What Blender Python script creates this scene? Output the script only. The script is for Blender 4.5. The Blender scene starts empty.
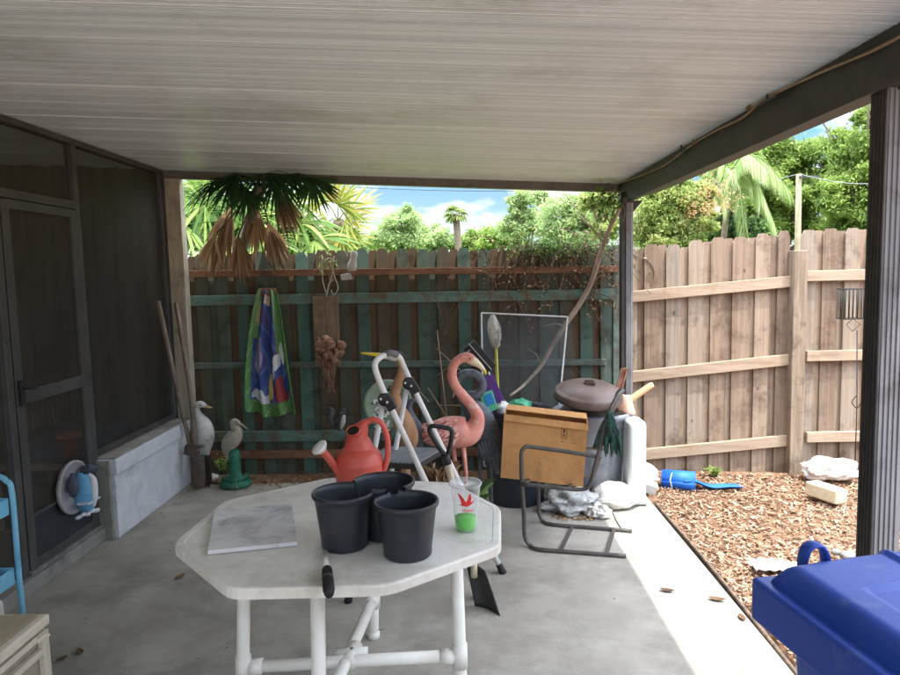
import bpy, math, random
import numpy as np
from mathutils import Vector, Matrix, Euler
R_ = math.radians
random.seed(7)
rng = np.random.default_rng(7)
scene = bpy.context.scene
COL = scene.collection

# ------------------------------------------------------------------ camera
CAM_H = 1.61; FPX = 676.0
_p, _r, _y = R_(5.3), R_(1.3), R_(1.14)
F_ = Vector((-math.sin(_y)*math.cos(_p), math.cos(_y)*math.cos(_p), -math.sin(_p)))
Rt = Vector((math.cos(_y), math.sin(_y), 0)); Up = Rt.cross(F_)
R2 = Rt*math.cos(_r) - Up*math.sin(_r); U2 = Up*math.cos(_r) + Rt*math.sin(_r)
CP = Vector((0, 0, CAM_H))
def P(x, y, Y=None, Z=None, X=None):
    """photo measurement (900x675) -> the real point at a known distance, height or side"""
    d = F_*FPX + R2*(x-450) - U2*(y-337.5)
    t = Y/d.y if Y is not None else ((Z-CAM_H)/d.z if Z is not None else X/d.x)
    return CP + d*t
cam = bpy.data.cameras.new("camera"); cam.sensor_width = 36; cam.lens = FPX/900*36
cam.clip_start = .05; cam.clip_end = 3000
co = bpy.data.objects.new("camera", cam); COL.objects.link(co)
co.matrix_world = Matrix(((R2.x, U2.x, -F_.x, 0), (R2.y, U2.y, -F_.y, 0), (R2.z, U2.z, -F_.z, CAM_H), (0, 0, 0, 1)))
scene.camera = co

# ------------------------------------------------------------------ materials
def lin(c):
    return tuple(((v/255)/12.92 if v/255 <= .04045 else ((v/255+.055)/1.055)**2.4) for v in c) + (1,)
class NT:
    def __init__(s, m):
        s.nt = m.node_tree; s.nt.nodes.clear(); s.out = s.n('ShaderNodeOutputMaterial')
    def n(s, t, **k):
        nd = s.nt.nodes.new(t)
        for a, v in k.items():
            if hasattr(nd, a): setattr(nd, a, v)
            else: nd.inputs[a.replace('_', ' ')].default_value = v
        return nd
    def l(s, a, ao, b, bi): s.nt.links.new(a.outputs[ao], b.inputs[bi])
def noise(t, scale, detail=5, rough=.6, stretch=(1, 1, 1), coord='Object', dist=0):
    tc = t.n('ShaderNodeTexCoord'); mp = t.n('ShaderNodeMapping'); mp.inputs['Scale'].default_value = stretch
    nz = t.n('ShaderNodeTexNoise'); nz.inputs['Scale'].default_value = scale; nz.inputs['Detail'].default_value = detail
    nz.inputs['Roughness'].default_value = rough; nz.inputs['Distortion'].default_value = dist
    t.l(tc, coord, mp, 0); t.l(mp, 0, nz, 'Vector'); return nz
def ramp(t, src, stops, out=0):
    r = t.n('ShaderNodeValToRGB'); e = r.color_ramp.elements
    while len(e) < len(stops): e.new(.5)
    for i, (p, c) in enumerate(stops):
        e[i].position = p; e[i].color = c if len(c) == 4 else lin(c)
    t.l(src, out, r, 0); return r
MATS = {}
def mat(name, c1, c2=None, scale=6, rough=.6, spec=.5, metal=0, bump=0, bscale=40, stretch=(1, 1, 1), dirt=None, dirt_at=(.5, .75), dirt_scale=3,
        rnd=None, rnd_amt=0, trans=0, lo=.35, hi=.65, coat=0, bstretch=None, bdist=.01):
    if name in MATS: return MATS[name]
    m = bpy.data.materials.new(name); m.use_nodes = True; t = NT(m)
    b = t.n('ShaderNodeBsdfPrincipled'); b.inputs['Roughness'].default_value = rough; b.inputs['Metallic'].default_value = metal
    b.inputs['Specular IOR Level'].default_value = spec
    if coat: b.inputs['Coat Weight'].default_value = coat
    nz = noise(t, scale, stretch=stretch)
    cr = ramp(t, nz, [(lo, c1), (hi, c2 or tuple(min(255, v*1.08) for v in c1))])
    cur = (cr, 0)
    if rnd:
        at = t.n('ShaderNodeAttribute', attribute_name='rnd')
        rr = ramp(t, at, rnd, 'Fac')
        mx = t.n('ShaderNodeMix', data_type='RGBA', blend_type='MIX'); mx.inputs[0].default_value = rnd_amt
        t.nt.links.new(cur[0].outputs[cur[1]], mx.inputs[6]); t.nt.links.new(rr.outputs[0], mx.inputs[7]); cur = (mx, 2)
    if dirt:
        n2 = noise(t, dirt_scale, 8, .7, dist=.3); r2 = ramp(t, n2, [(dirt_at[0], (0, 0, 0, 1)), (dirt_at[1], (1, 1, 1, 1))])
        mx = t.n('ShaderNodeMix', data_type='RGBA'); t.l(r2, 0, mx, 0)
        t.nt.links.new(cur[0].outputs[cur[1]], mx.inputs[6]); mx.inputs[7].default_value = lin(dirt); cur = (mx, 2)
    t.nt.links.new(cur[0].outputs[cur[1]], b.inputs['Base Color'])
    if bump:
        n3 = noise(t, bscale, 6, .65, stretch=bstretch or stretch); bp = t.n('ShaderNodeBump'); bp.inputs['Strength'].default_value = bump
        bp.inputs['Distance'].default_value = bdist; t.l(n3, 0, bp, 'Height'); t.l(bp, 0, b, 'Normal')
    if trans:
        tr = t.n('ShaderNodeBsdfTranslucent'); t.nt.links.new(cur[0].outputs[cur[1]], tr.inputs[0])
        ms = t.n('ShaderNodeMixShader'); ms.inputs[0].default_value = trans
        t.l(b, 0, ms, 1); t.l(tr, 0, ms, 2); t.l(ms, 0, t.out, 0)
    else: t.l(b, 0, t.out, 0)
    MATS[name] = m; return m

# ------------------------------------------------------------------ mesh building
def catmull(pts, n=6):
    """pts: tuples of any length, interpolated together (position + radii)"""
    p = [np.array(q, float) for q in pts]; p = [2*p[0]-p[1]] + p + [2*p[-1]-p[-2]]; out = []
    for i in range(1, len(p)-2):
        for k in range(n):
            u = k/n
            out.append(.5*((2*p[i]) + (-p[i-1]+p[i+1])*u + (2*p[i-1]-5*p[i]+4*p[i+1]-p[i+2])*u*u + (-p[i-1]+3*p[i]-3*p[i+1]+p[i+2])*u**3))
    out.append(p[-2]); return out
class MB:
    def __init__(s): s.v = []; s.f = []; s.r = []; s.sm = []; s.c = []; s.M = None
    def add(s, vs, fs, rnd=None, smooth=False, col=None):
        o = len(s.v); rnd = random.random() if rnd is None else rnd
        for a in vs:
            a = Vector(tuple(float(x) for x in a))
            if s.M is not None: a = s.M @ a
            s.v.append(tuple(a))
        for a in fs: s.f.append(tuple(i+o for i in a)); s.r.append(rnd); s.sm.append(smooth); s.c.append(col)
        return s
    def box(s, c, d, rot=None, rnd=None, taper=None, col=None):
        x, y, z = d[0]/2, d[1]/2, d[2]/2; tx, ty = taper or (1, 1)
        vs = [(-x, -y, -z), (x, -y, -z), (x, y, -z), (-x, y, -z), (-x*tx, -y*ty, z), (x*tx, -y*ty, z), (x*tx, y*ty, z), (-x*tx, y*ty, z)]
        if rot is not None:
            M = rot if isinstance(rot, Matrix) else Euler(rot).to_matrix()
            vs = [M @ Vector(a) for a in vs]
        vs = [Vector(a)+Vector(c) for a in vs]
        return s.add(vs, [(0, 3, 2, 1), (4, 5, 6, 7), (0, 1, 5, 4), (1, 2, 6, 5), (2, 3, 7, 6), (3, 0, 4, 7)], rnd, col=col)
    def bar(s, a, b, w, h, rnd=None, up=(0, 0, 1)):
        a, b = Vector(a), Vector(b); d = (b-a); L = d.length; d.normalize(); x = d.cross(Vector(up))
        if x.length < 1e-4: x = Vector((1, 0, 0))
        x.normalize(); z = x.cross(d); M = Matrix((x, d, z)).transposed()
        return s.box((a+b)/2, (w, L, h), M, rnd)
    def prism(s, poly, off, rnd=None):
        n = len(poly); off = Vector(off); P1 = [Vector(p) for p in poly]; P2_ = [p+off for p in P1]
        return s.add(P1+P2_, [tuple(range(n-1, -1, -1)), tuple(range(n, 2*n))]+[(i, (i+1) % n, n+(i+1) % n, n+i) for i in range(n)], rnd)
    def tube(s, pts, r, n=10, rnd=None, cap=True, smooth=True, flat=None, up=None, col=None):
        """pts with one radius, a list of radii, or (a, b) pairs: a along side, b along up"""
        pts = [Vector(tuple(p[:3])) for p in pts]; k = len(pts)
        rs = r if isinstance(r, (list, tuple)) and len(r) == k else [r]*k
        vs = []; prev = Vector(up) if up else None
        for i in range(k):
            t = (pts[min(i+1, k-1)]-pts[max(i-1, 0)]).normalized()
            if prev is None: prev = Vector((0, 0, 1)) if abs(t.z) < .9 else Vector((1, 0, 0))
            u = prev - t*prev.dot(t)
            if u.length < 1e-5: u = t.orthogonal()
            u.normalize(); w = t.cross(u); prev = u if not up else Vector(up)
            ra, rb = rs[i] if isinstance(rs[i], (tuple, list, np.ndarray)) else (rs[i], rs[i])
            for j in range(n):
                an = 2*math.pi*j/n; vs.append(pts[i]+w*math.cos(an)*ra+u*math.sin(an)*rb)
        fs = [(i*n+j, i*n+(j+1) % n, (i+1)*n+(j+1) % n, (i+1)*n+j) for i in range(k-1) for j in range(n)]
        if cap: fs += [tuple(range(n-1, -1, -1)), tuple((k-1)*n+j for j in range(n))]
        return s.add(vs, fs, rnd, smooth, col)
    def loft(s, pts, n=14, sub=5, up=(0, 0, 1), rnd=None, col=None):
        """pts (x,y,z,a,b): a smooth body with elliptical sections"""
        q = catmull(pts, sub); return s.tube([a[:3] for a in q], [(max(a[3], .001), max(a[4], .001)) for a in q], n, rnd, up=up, col=col)
    def lathe(s, prof, c=(0, 0, 0), n=28, M=None, rnd=None, smooth=True, a0=0, a1=2*math.pi, sy=1):
        full = abs(a1-a0-2*math.pi) < 1e-6; m = n if full else n+1; vs = []
        for r, z in prof:
            for j in range(m):
                an = a0+(a1-a0)*j/n; v = Vector((r*math.cos(an), r*sy*math.sin(an), z))
                if M is not None: v = M @ v
                vs.append(v+Vector(c))
        fs = []
        for i in range(len(prof)-1):
            for j in range(n):
                j2 = (j+1) % m; fs.append((i*m+j, i*m+j2, (i+1)*m+j2, (i+1)*m+j))
        return s.add(vs, fs, rnd, smooth)
    def ball(s, c, r, n=12, m=8, rnd=None, rot=None, jit=0):
        rx, ry, rz = r if isinstance(r, (tuple, list)) else (r, r, r); vs = []
        for i in range(m+1):
            th = math.pi*i/m
            for j in range(n):
                ph = 2*math.pi*j/n; q = 1+(random.uniform(-jit, jit) if 0 < i < m else 0)
                v = Vector((rx*math.sin(th)*math.cos(ph)*q, ry*math.sin(th)*math.sin(ph)*q, -rz*math.cos(th)*q))
                if rot is not None: v = Euler(rot).to_matrix() @ v
                vs.append(v+Vector(c))
        return s.add(vs, [(i*n+j, i*n+(j+1) % n, (i+1)*n+(j+1) % n, (i+1)*n+j) for i in range(m) for j in range(n)], rnd, True)
    def grid(s, fn, nu, nv, rnd=None, smooth=True, cfn=None):
        vs = [fn(i/nu, j/nv) for i in range(nu+1) for j in range(nv+1)]
        if cfn is None:
            return s.add(vs, [(i*(nv+1)+j, (i+1)*(nv+1)+j, (i+1)*(nv+1)+j+1, i*(nv+1)+j+1) for i in range(nu) for j in range(nv)], rnd, smooth)
        o = len(s.v); s.add(vs, [], rnd)
        for i in range(nu):
            for j in range(nv):
                s.f.append(tuple(o+q for q in (i*(nv+1)+j, (i+1)*(nv+1)+j, (i+1)*(nv+1)+j+1, i*(nv+1)+j+1)))
                s.r.append(random.random()); s.sm.append(smooth); s.c.append(cfn((i+.5)/nu, (j+.5)/nv))
        return s
    def build(s, name, m, parent=None, bevel=0, solid=0, sub=0, seg=2, weld=False):
        off = Vector((0, 0, 0)); q = parent
        while q is not None: off += q.location; q = q.parent
        me = bpy.data.meshes.new(name); me.from_pydata([tuple(Vector(v)-off) for v in s.v], [], s.f)
        a = me.attributes.new('rnd', 'FLOAT', 'FACE'); a.data.foreach_set('value', s.r)
        if any(c is not None for c in s.c):
            ca = me.attributes.new('tint', 'FLOAT_COLOR', 'FACE')
            ca.data.foreach_set('color', [x for c in s.c for x in (lin(c) if c is not None else (1, 1, 1, 1))])
        me.polygons.foreach_set('use_smooth', s.sm); me.materials.append(m); me.update()
        o = bpy.data.objects.new(name, me); COL.objects.link(o)
        if parent is not None: o.parent = parent
        if solid: d = o.modifiers.new('solid', 'SOLIDIFY'); d.thickness = solid; d.offset = 0
        if bevel: d = o.modifiers.new('bevel', 'BEVEL'); d.width = bevel; d.segments = seg; d.limit_method = 'ANGLE'; d.angle_limit = R_(40); d.harden_normals = False
        if sub: d = o.modifiers.new('sub', 'SUBSURF'); d.levels = sub; d.render_levels = sub
        return o
def raw(name, V, Fc, m, parent=None, rnd=None, smooth=False):
    """numpy mesh of quads/tris"""
    off = Vector((0, 0, 0)); q = parent
    while q is not None: off += q.location; q = q.parent
    V = np.asarray(V, np.float32)-np.array(off, np.float32); k = Fc.shape[1]; nf = len(Fc)
    me = bpy.data.meshes.new(name); me.vertices.add(len(V)); me.vertices.foreach_set('co', V.ravel())
    me.loops.add(nf*k); me.loops.foreach_set('vertex_index', Fc.astype(np.int32).ravel()); me.polygons.add(nf)
    me.polygons.foreach_set('loop_start', np.arange(0, nf*k, k, dtype=np.int32)); me.polygons.foreach_set('loop_total', np.full(nf, k, np.int32))
    if rnd is not None:
        a = me.attributes.new('rnd', 'FLOAT', 'FACE'); a.data.foreach_set('value', np.asarray(rnd, np.float32))
    me.materials.append(m); me.update(calc_edges=True)
    if smooth: me.polygons.foreach_set('use_smooth', [True]*nf)
    o = bpy.data.objects.new(name, me); COL.objects.link(o)
    if parent is not None: o.parent = parent
    return o
def tag(o, label=None, cat=None, group=None, kind=None):
    if label: o['label'] = label
    if cat: o['category'] = cat
    if group: o['group'] = group
    if kind: o['kind'] = kind
    return o
def thing(name, label, cat, loc=(0, 0, 0), group=None):
    o = bpy.data.objects.new(name, None); o.empty_display_size = .1; COL.objects.link(o); o.location = Vector(loc); return tag(o, label, cat, group)
def copy_tree(o, parent=None):
    c = o.copy(); COL.objects.link(c); c.parent = parent
    for ch in list(o.children): copy_tree(ch, c)
    return c

# ------------------------------------------------------------------ light
scene.view_settings.view_transform = 'Standard'; scene.view_settings.look = 'None'
scene.view_settings.gamma = 1; scene.view_settings.use_curve_mapping = False; scene.view_settings.exposure = EXPO = 1.6
SUN_DIR = Vector((-.262, .24, -1)).normalized()          # the way the light travels
sun = bpy.data.lights.new("sun", 'SUN'); sun.energy = 2.2; sun.angle = R_(.53); sun.color = (1, .96, .9)
so = bpy.data.objects.new("sun", sun); COL.objects.link(so); so.rotation_euler = SUN_DIR.to_track_quat('-Z', 'Y').to_euler()
w = bpy.data.worlds.new("World"); scene.world = w; w.use_nodes = True
nt = w.node_tree; nt.nodes.clear()
bg = nt.nodes.new('ShaderNodeBackground'); wo = nt.nodes.new('ShaderNodeOutputWorld'); sk = nt.nodes.new('ShaderNodeTexSky')
sk.sky_type = 'NISHITA'; sk.sun_disc = False; S_ = -SUN_DIR
sk.sun_elevation = math.asin(S_.z); sk.sun_rotation = math.atan2(S_.x, S_.y); sk.altitude = 0; sk.air_density = 1.0; sk.dust_density = .6; sk.ozone_density = 2.5
tc = nt.nodes.new('ShaderNodeTexCoord'); mp = nt.nodes.new('ShaderNodeMapping'); mp.inputs['Scale'].default_value = (1, 1, 2.6); mp.inputs['Location'].default_value = (.35, 0, .1)
nz = nt.nodes.new('ShaderNodeTexNoise'); nz.inputs['Scale'].default_value = 6.5; nz.inputs['Detail'].default_value = 9; nz.inputs['Roughness'].default_value = .56
cr = nt.nodes.new('ShaderNodeValToRGB'); cr.color_ramp.elements[0].position = .47; cr.color_ramp.elements[1].position = .60
mx = nt.nodes.new('ShaderNodeMix'); mx.data_type = 'RGBA'; mx.inputs[7].default_value = (8.6, 8.9, 9.4, 1)
hs = nt.nodes.new('ShaderNodeHueSaturation'); hs.inputs['Saturation'].default_value = 1.3
L = nt.links.new
L(tc.outputs['Generated'], mp.inputs[0]); L(mp.outputs[0], nz.inputs['Vector']); ad = nt.nodes.new('ShaderNodeMath'); ad.operation = 'MULTIPLY_ADD'; ad.inputs[1].default_value = .14; s2_ = nt.nodes.new('ShaderNodeSeparateXYZ'); L(tc.outputs['Generated'], s2_.inputs[0]); L(s2_.outputs[2], ad.inputs[0]); L(nz.outputs[0], ad.inputs[2]); L(ad.outputs[0], cr.inputs[0]); L(cr.outputs[0], mx.inputs[0])  # clouds added overhead, out of view, to whiten the light in the shade
L(sk.outputs[0], hs.inputs['Color']); L(hs.outputs[0], mx.inputs[6]); 
sx_ = nt.nodes.new('ShaderNodeSeparateXYZ'); L(tc.outputs['Generated'], sx_.inputs[0])
mr = nt.nodes.new('ShaderNodeMapRange'); mr.inputs[1].default_value = .12; mr.inputs[2].default_value = .75; mr.inputs[3].default_value = .38; mr.inputs[4].default_value = 2.2; L(sx_.outputs[2], mr.inputs[0])  # low sky dimmed, overhead sky boosted to brighten the shade under the roof
ml = nt.nodes.new('ShaderNodeVectorMath'); ml.operation = 'SCALE'; L(mx.outputs[2], ml.inputs[0]); L(mr.outputs[0], ml.inputs['Scale']); L(ml.outputs[0], bg.inputs[0]); bg.inputs[1].default_value = .15; L(bg.outputs[0], wo.inputs[0])
# ------------------------------------------------------------------ shared materials
m_conc = mat('concrete', (142, 137, 128), (170, 165, 155), scale=3.1, rough=.9, spec=.2, bump=.45, bscale=110, bdist=.004, dirt=(120, 117, 111), dirt_at=(.47, .76), dirt_scale=2.4, lo=.3, hi=.7)
m_step = mat('step_concrete', (130, 128, 122), (156, 154, 148), scale=5, rough=.9, bump=.4, bscale=40, dirt=(98, 96, 92), dirt_scale=4)
m_plaster = mat('block_paint', (196, 200, 206), (214, 217, 220), scale=5, rough=.8, bump=.5, bscale=30, bdist=.006, dirt=(150, 152, 155), dirt_at=(.55, .8), dirt_scale=4)
m_block_end = mat('bare_block', (140, 136, 128), (160, 156, 148), scale=9, rough=.9, bump=.5, bscale=30, dirt=(110, 106, 100), dirt_scale=8)
m_alu = mat('white_aluminium', (190, 201, 202), (224, 233, 234), scale=1.6, rough=.36, spec=.5, stretch=(.12, 26, 1), dirt=(160, 164, 158), dirt_at=(.50, .82), dirt_scale=1.3, bump=.15, bscale=5, bstretch=(.3, 14, 1), bdist=.003)
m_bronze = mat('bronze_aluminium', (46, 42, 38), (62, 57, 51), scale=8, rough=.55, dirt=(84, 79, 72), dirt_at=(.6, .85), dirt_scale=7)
m_frame = mat('grey_aluminium', (60, 60, 60), (78, 78, 77), scale=5, rough=.5, dirt=(58, 56, 52), dirt_scale=9)
m_post_lit = mat('lit_post_aluminium', (118, 119, 123), (138, 139, 142), scale=4, rough=.5, stretch=(4, 4, .5), dirt=(92, 90, 88), dirt_scale=7)
m_cream = mat('cream_wood', (166, 158, 140), (192, 184, 166), scale=9, rough=.8, stretch=(3, 3, .4), bump=.3, bscale=30, dirt=(120, 112, 98), dirt_scale=5)
m_black = mat('black_plastic', (24, 25, 28), (32, 33, 37), scale=9, rough=.42, dirt=(44, 44, 45), dirt_at=(.6, .9), dirt_scale=14, bump=.08, bscale=60)
m_blackrub = mat('opening_shade_black', (20, 20, 21), (30, 30, 31), rough=.7)
m_white = mat('white_plastic', (224, 224, 220), (234, 234, 230), scale=7, rough=.4, dirt=(196, 192, 180), dirt_at=(.55, .85), dirt_scale=9)

def screen_mat(name, c, alpha):
    m = bpy.data.materials.new(name); m.use_nodes = True; t = NT(m)
    b = t.n('ShaderNodeBsdfPrincipled'); b.inputs['Roughness'].default_value = .55; b.inputs['Specular IOR Level'].default_value = .4
    nz = noise(t, 2.2, 7, .65, stretch=(1, 1, .5)); cr = ramp(t, nz, [(.35, c), (.7, tuple(v*1.5 for v in c))]); t.l(cr, 0, b, 'Base Color')
    tr = t.n('ShaderNodeBsdfTransparent'); ms = t.n('ShaderNodeMixShader'); ms.inputs[0].default_value = alpha
    t.l(tr, 0, ms, 1); t.l(b, 0, ms, 2); t.l(ms, 0, t.out, 0); return m
m_screen = screen_mat('insect_screen', (42, 40, 36), .68)
m_screen2 = screen_mat('fine_screen', (70, 76, 80), .3)

# ------------------------------------------------------------------ ground, slab, mulch
g = MB(); n = 60
def gz(x, y): return -.07 + (.02*math.sin(x*1.7)+.015*math.sin(y*2.3+x) if abs(x) < 30 and abs(y) < 30 else 0) if y < 6 or True else 0
xs = sorted(set([-400, -200, -100, -50, -30]+[i*.5-12 for i in range(60)]+[25, 40, 80, 200, 400])); ys = sorted(set([-60, -30, -15]+[i*.5-8 for i in range(60)]+[30, 45, 80, 150, 300, 600]))
vs = [(x, y, gz(x, y)-(.0 if y > 5.6 or x > 1.3 else .12)) for x in xs for y in ys]; ny = len(ys)
g.add(vs, [(i*ny+j, (i+1)*ny+j, (i+1)*ny+j+1, i*ny+j+1) for i in range(len(xs)-1) for j in range(ny-1)], .5, True)
m_soil = mat('soil', (104, 80, 62), (140, 110, 86), scale=9, rough=1, spec=.1, bump=.6, bscale=30, dirt=(70, 52, 40), dirt_scale=2)
tag(g.build('ground', m_soil), kind='structure')
lawn = MB().add([(-300, 5.9, -.055), (300, 5.9, -.055), (300, 500, -.055), (-300, 500, -.055)], [(0, 1, 2, 3)])
m_lawn = mat('grass_ground', (58, 78, 30), (96, 112, 48), scale=3, rough=1, spec=.1, bump=.6, bscale=20)
tag(lawn.build('lawn', m_lawn), kind='structure')
SX = 1.29; SY = 5.2
slab = MB().box(((SX-5.2)/2, 1.0, -.075), (SX+5.2, 2*(SY-1.0), .15))
tag(slab.build('patio_slab', m_conc, bevel=.008), kind='structure')
N = 230; sxp = rng.uniform(-2.1, 1.2, N); syp = rng.uniform(.9, 5.1, N); k = 120; sxp[:k] = -2.15+np.abs(rng.normal(size=k))*.35; syp[k:200] = 5.1-np.abs(rng.normal(size=80))*.4
sr = rng.uniform(.0015, .0055, N); san = rng.uniform(0, 6.28, N); sc_ = np.stack([sxp, syp, np.full(N, .0035)], 1)
sa = np.stack([np.cos(san), np.sin(san), .2*np.ones(N)], 1)*sr[:, None]*1.6; sb2 = np.stack([-np.sin(san), np.cos(san), -.2*np.ones(N)], 1)*sr[:, None]
tag(raw('dirt_specks', np.stack([sc_-sa, sc_-sb2, sc_+sa, sc_+sb2], 1).reshape(-1, 3), np.arange(4*N).reshape(-1, 4), mat('speck', (66, 52, 42), (110, 90, 72), rough=1), rnd=rng.uniform(0, 1, N)), kind='stuff')
strip = MB().box((-.6, 5.36, -.06), (3.8, .31, .08)); tag(strip.build('soil_strip', m_soil), kind='structure')
st = MB().box((-2.355, 3.6, .04), (.17, 1.06, .08)); tag(st.build('doorstep', m_step, bevel=.006), kind='structure')

m_chip = mat('mulch_chips', (150, 112, 82), (176, 140, 106), rough=.95, spec=.1, rnd=[(0, (84, 62, 50)), (.2, (122, 92, 74)), (.5, (152, 120, 98)), (.8, (174, 144, 122)), (1, (200, 178, 156))], rnd_amt=.85)
N = 80000
px = rng.uniform(1.36, 5.2, N); py = rng.uniform(2.2, 5.42, N)
k = int(N*.1); px[:k] = rng.uniform(1.36, 3.2, k)
near = rng.uniform(0, 1, N) < .25; py[near] = rng.uniform(2.2, 4.0, near.sum())
ln = .006+.034*rng.uniform(0, 1, N)**2.2; wd = ln*rng.uniform(.25, .6, N); an = rng.uniform(0, 6.28, N); ti = rng.uniform(-.5, .5, N); tj = rng.uniform(-.4, .4, N)
pz = np.array([gz(a, b) for a, b in zip(px, py)]) + rng.uniform(.004, .026, N)
ax = np.stack([np.cos(an), np.sin(an), ti], 1)*ln[:, None]/2; bx = np.stack([-np.sin(an), np.cos(an), tj], 1)*wd[:, None]/2
c = np.stack([px, py, pz], 1); V = np.stack([c-ax-bx, c+ax-bx*.6, c+ax*1.1+bx, c-ax+bx*.8], 1).reshape(-1, 3)
tag(raw('mulch', V, np.arange(4*N).reshape(-1, 4), m_chip, rnd=rng.uniform(0, 1, N)), kind='stuff')

# black landscape edging along the slab
e = MB(); pts = [(1.305+.012*math.sin(y*2.1)+(.03 if y > 4.3 else 0)*(y-4.3), y, .0) for y in [2.0+i*.13 for i in range(21)]]
e.tube(pts, .010, 8); e2 = MB().tube([(p[0], p[1], -.05) for p in pts], [(.004, .05)]*len(pts), 6)
ed = thing('garden_edging', 'black plastic garden edging strip between the concrete slab and the mulch', 'edging', (1.31, 3.3, 0))
m_edge = mat('edging_plastic', (70, 62, 56), (98, 88, 78), scale=12, rough=.8, dirt=(128, 106, 86), dirt_at=(.45, .6), dirt_scale=14)
e.build('bead', m_edge, ed); e2.build('strip', m_edge, ed)

# ------------------------------------------------------------------ patio roof
ZR = lambda x: 2.276 + .055*(1.215-x)
roof = thing('patio_roof', 'white ribbed aluminium patio roof on dark bronze beams and two posts', 'patio roof', (1.25, 2, 0))
d = MB(); y = -1.9; prof = []
i = 0
while y < 5.30:
    wide = .0165
    if i % 18 == 17: prof += [(y, 0), (y+.001, -.0025), (y+.004, -.0025), (y+.005, 0), (y+.009, 0), (y+.010, .006), (y+.012, .006), (y+.013, 0)]; y += .0185
    else: prof += [(y, 0), (y+.002, .0018), (y+.006, .0018), (y+.008, 0)]; y += wide
    i += 1
prof.append((5.30, 0)); Xs = [-4.9, -2.3, 0, 1.42]
d.grid(lambda u, v: (0, 0, 0), 1, 1) if False else None
vs = []; 
for (yy, dz) in prof:
    for x in Xs: vs.append((x, yy, ZR(x)+dz))
nx = len(Xs); fs = [(a*nx+b, a*nx+b+1, (a+1)*nx+b+1, (a+1)*nx+b) for a in range(len(prof)-1) for b in range(nx-1)]
d.add(vs, fs, .5)
top = MB(); tvs = [(x, yy, ZR(x)+.07) for yy in (-1.9, 5.30) for x in (-4.9, 1.42)]
top.add(tvs, [(0, 1, 3, 2)]); d.v += [tuple(v) for v in top.v]; o0 = len(d.v)-4; d.f.append(tuple(o0+q for q in (0, 1, 3, 2))); d.r.append(.5); d.sm.append(False); d.c.append(None)
deck = d.build('roof_deck', m_alu, roof)
b = MB(); zt = ZR(1.25)
b.box((1.245, 2.0, zt-.078), (.05, 6.6, .15)); b.box((1.225, 2.0, zt-.150), (.012, 6.58, .016)); b.box((1.225, 2.0, zt-.012), (.014, 6.58, .02))
b.build('side_beam', m_bronze, roof)
b = MB().box((1.375, 2.0, zt-.04), (.19, 6.6, .10)); b.build('gutter', m_bronze, roof)
bb = MB(); bb.bar((-2.33, 5.33, ZR(-2.33)-.028), (1.30, 5.33, ZR(1.30)-.028), .05, .07); bb.bar((-2.33, 5.303, ZR(-2.33)-.058), (1.22, 5.303, ZR(1.22)-.058), .012, .012)
bb.build('back_beam', mat('grey_brown_alu', (98, 94, 88), (116, 112, 104), scale=5, rough=.5, dirt=(70, 66, 60), dirt_scale=6), roof)
def post(x, y, z1, x0=-.038, name='post'):
    p = MB(); p.box((x, y, z1/2+.0), (.076, .076, z1))
    for k in (-.024, -.008, .008, .024): p.box((x-.0385, y+k, z1/2), (.005, .008, z1-.02))
    o = p.build('post', m_bronze, roof, bevel=.003)  # dark bronze on the post body paints in the shade of its unlit faces
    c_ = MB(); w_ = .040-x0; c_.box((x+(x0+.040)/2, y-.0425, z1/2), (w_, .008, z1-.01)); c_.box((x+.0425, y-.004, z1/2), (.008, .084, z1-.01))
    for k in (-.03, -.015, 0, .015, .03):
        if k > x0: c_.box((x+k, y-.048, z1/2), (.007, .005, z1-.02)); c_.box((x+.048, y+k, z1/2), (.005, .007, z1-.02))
    c_.build('lit_fluted_faces', m_post_lit, o, bevel=.0015)  # separate grey layer marks the post faces that catch the sun
    q = MB(); q.box((x, y, .01), (.13, .13, .02)); q.build('foot_plate', m_bronze, o)
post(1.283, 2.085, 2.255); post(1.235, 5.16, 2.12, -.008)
hb = MB()
hb.box((1.235, 5.16, 2.155), (.09, .10, .08)); hb.prism([(1.19, 5.12, 2.13), (1.19, 5.12, 2.04), (1.19, 4.96, 2.13)], (.02, 0, 0)); hb.prism([(1.275, 5.14, 2.13), (1.36, 5.14, 2.13), (1.275, 5.14, 2.03)], (0, .02, 0))
hb.build('bracket', m_bronze, roof)
hb = MB().box((1.285, 2.085, 2.20), (.03, .12, .17)); hb.build('bracket', m_bronze, roof)

# cable along the beam, with clips
cb = thing('cable', 'thin tan cable sagging along the inside of the dark side beam, held by small clips', 'cable', (1.2, 3, 2.2))
cpt = [P(905, 34, X=1.20), P(870, 52, X=1.205), P(815, 75, X=1.205), P(765, 99, X=1.20), P(742, 118, X=1.205), P(715, 131, X=1.19), P(690, 146, X=1.205), P(665, 165, X=1.205), P(640, 176, X=1.205), P(622, 182, X=1.20)]
m_tan = mat('tan_cable', (142, 118, 84), (168, 142, 104), rough=.7)
cq = [a for a in catmull([tuple(a) for a in cpt], 6)]
MB().tube(cq, .0045, 6).build('wire', m_tan, cb)
for q in (P(765, 101, X=1.195), P(680, 152, X=1.195)):
    MB().bar(q+Vector((0, -.09, -.004)), q+Vector((0, .07, -.004)), .006, .006).bar(q+Vector((0, -.02, 0)), q+Vector((0, -.02, .07)), .008, .008).build('clip', m_frame, cb)
DRY = []
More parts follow.
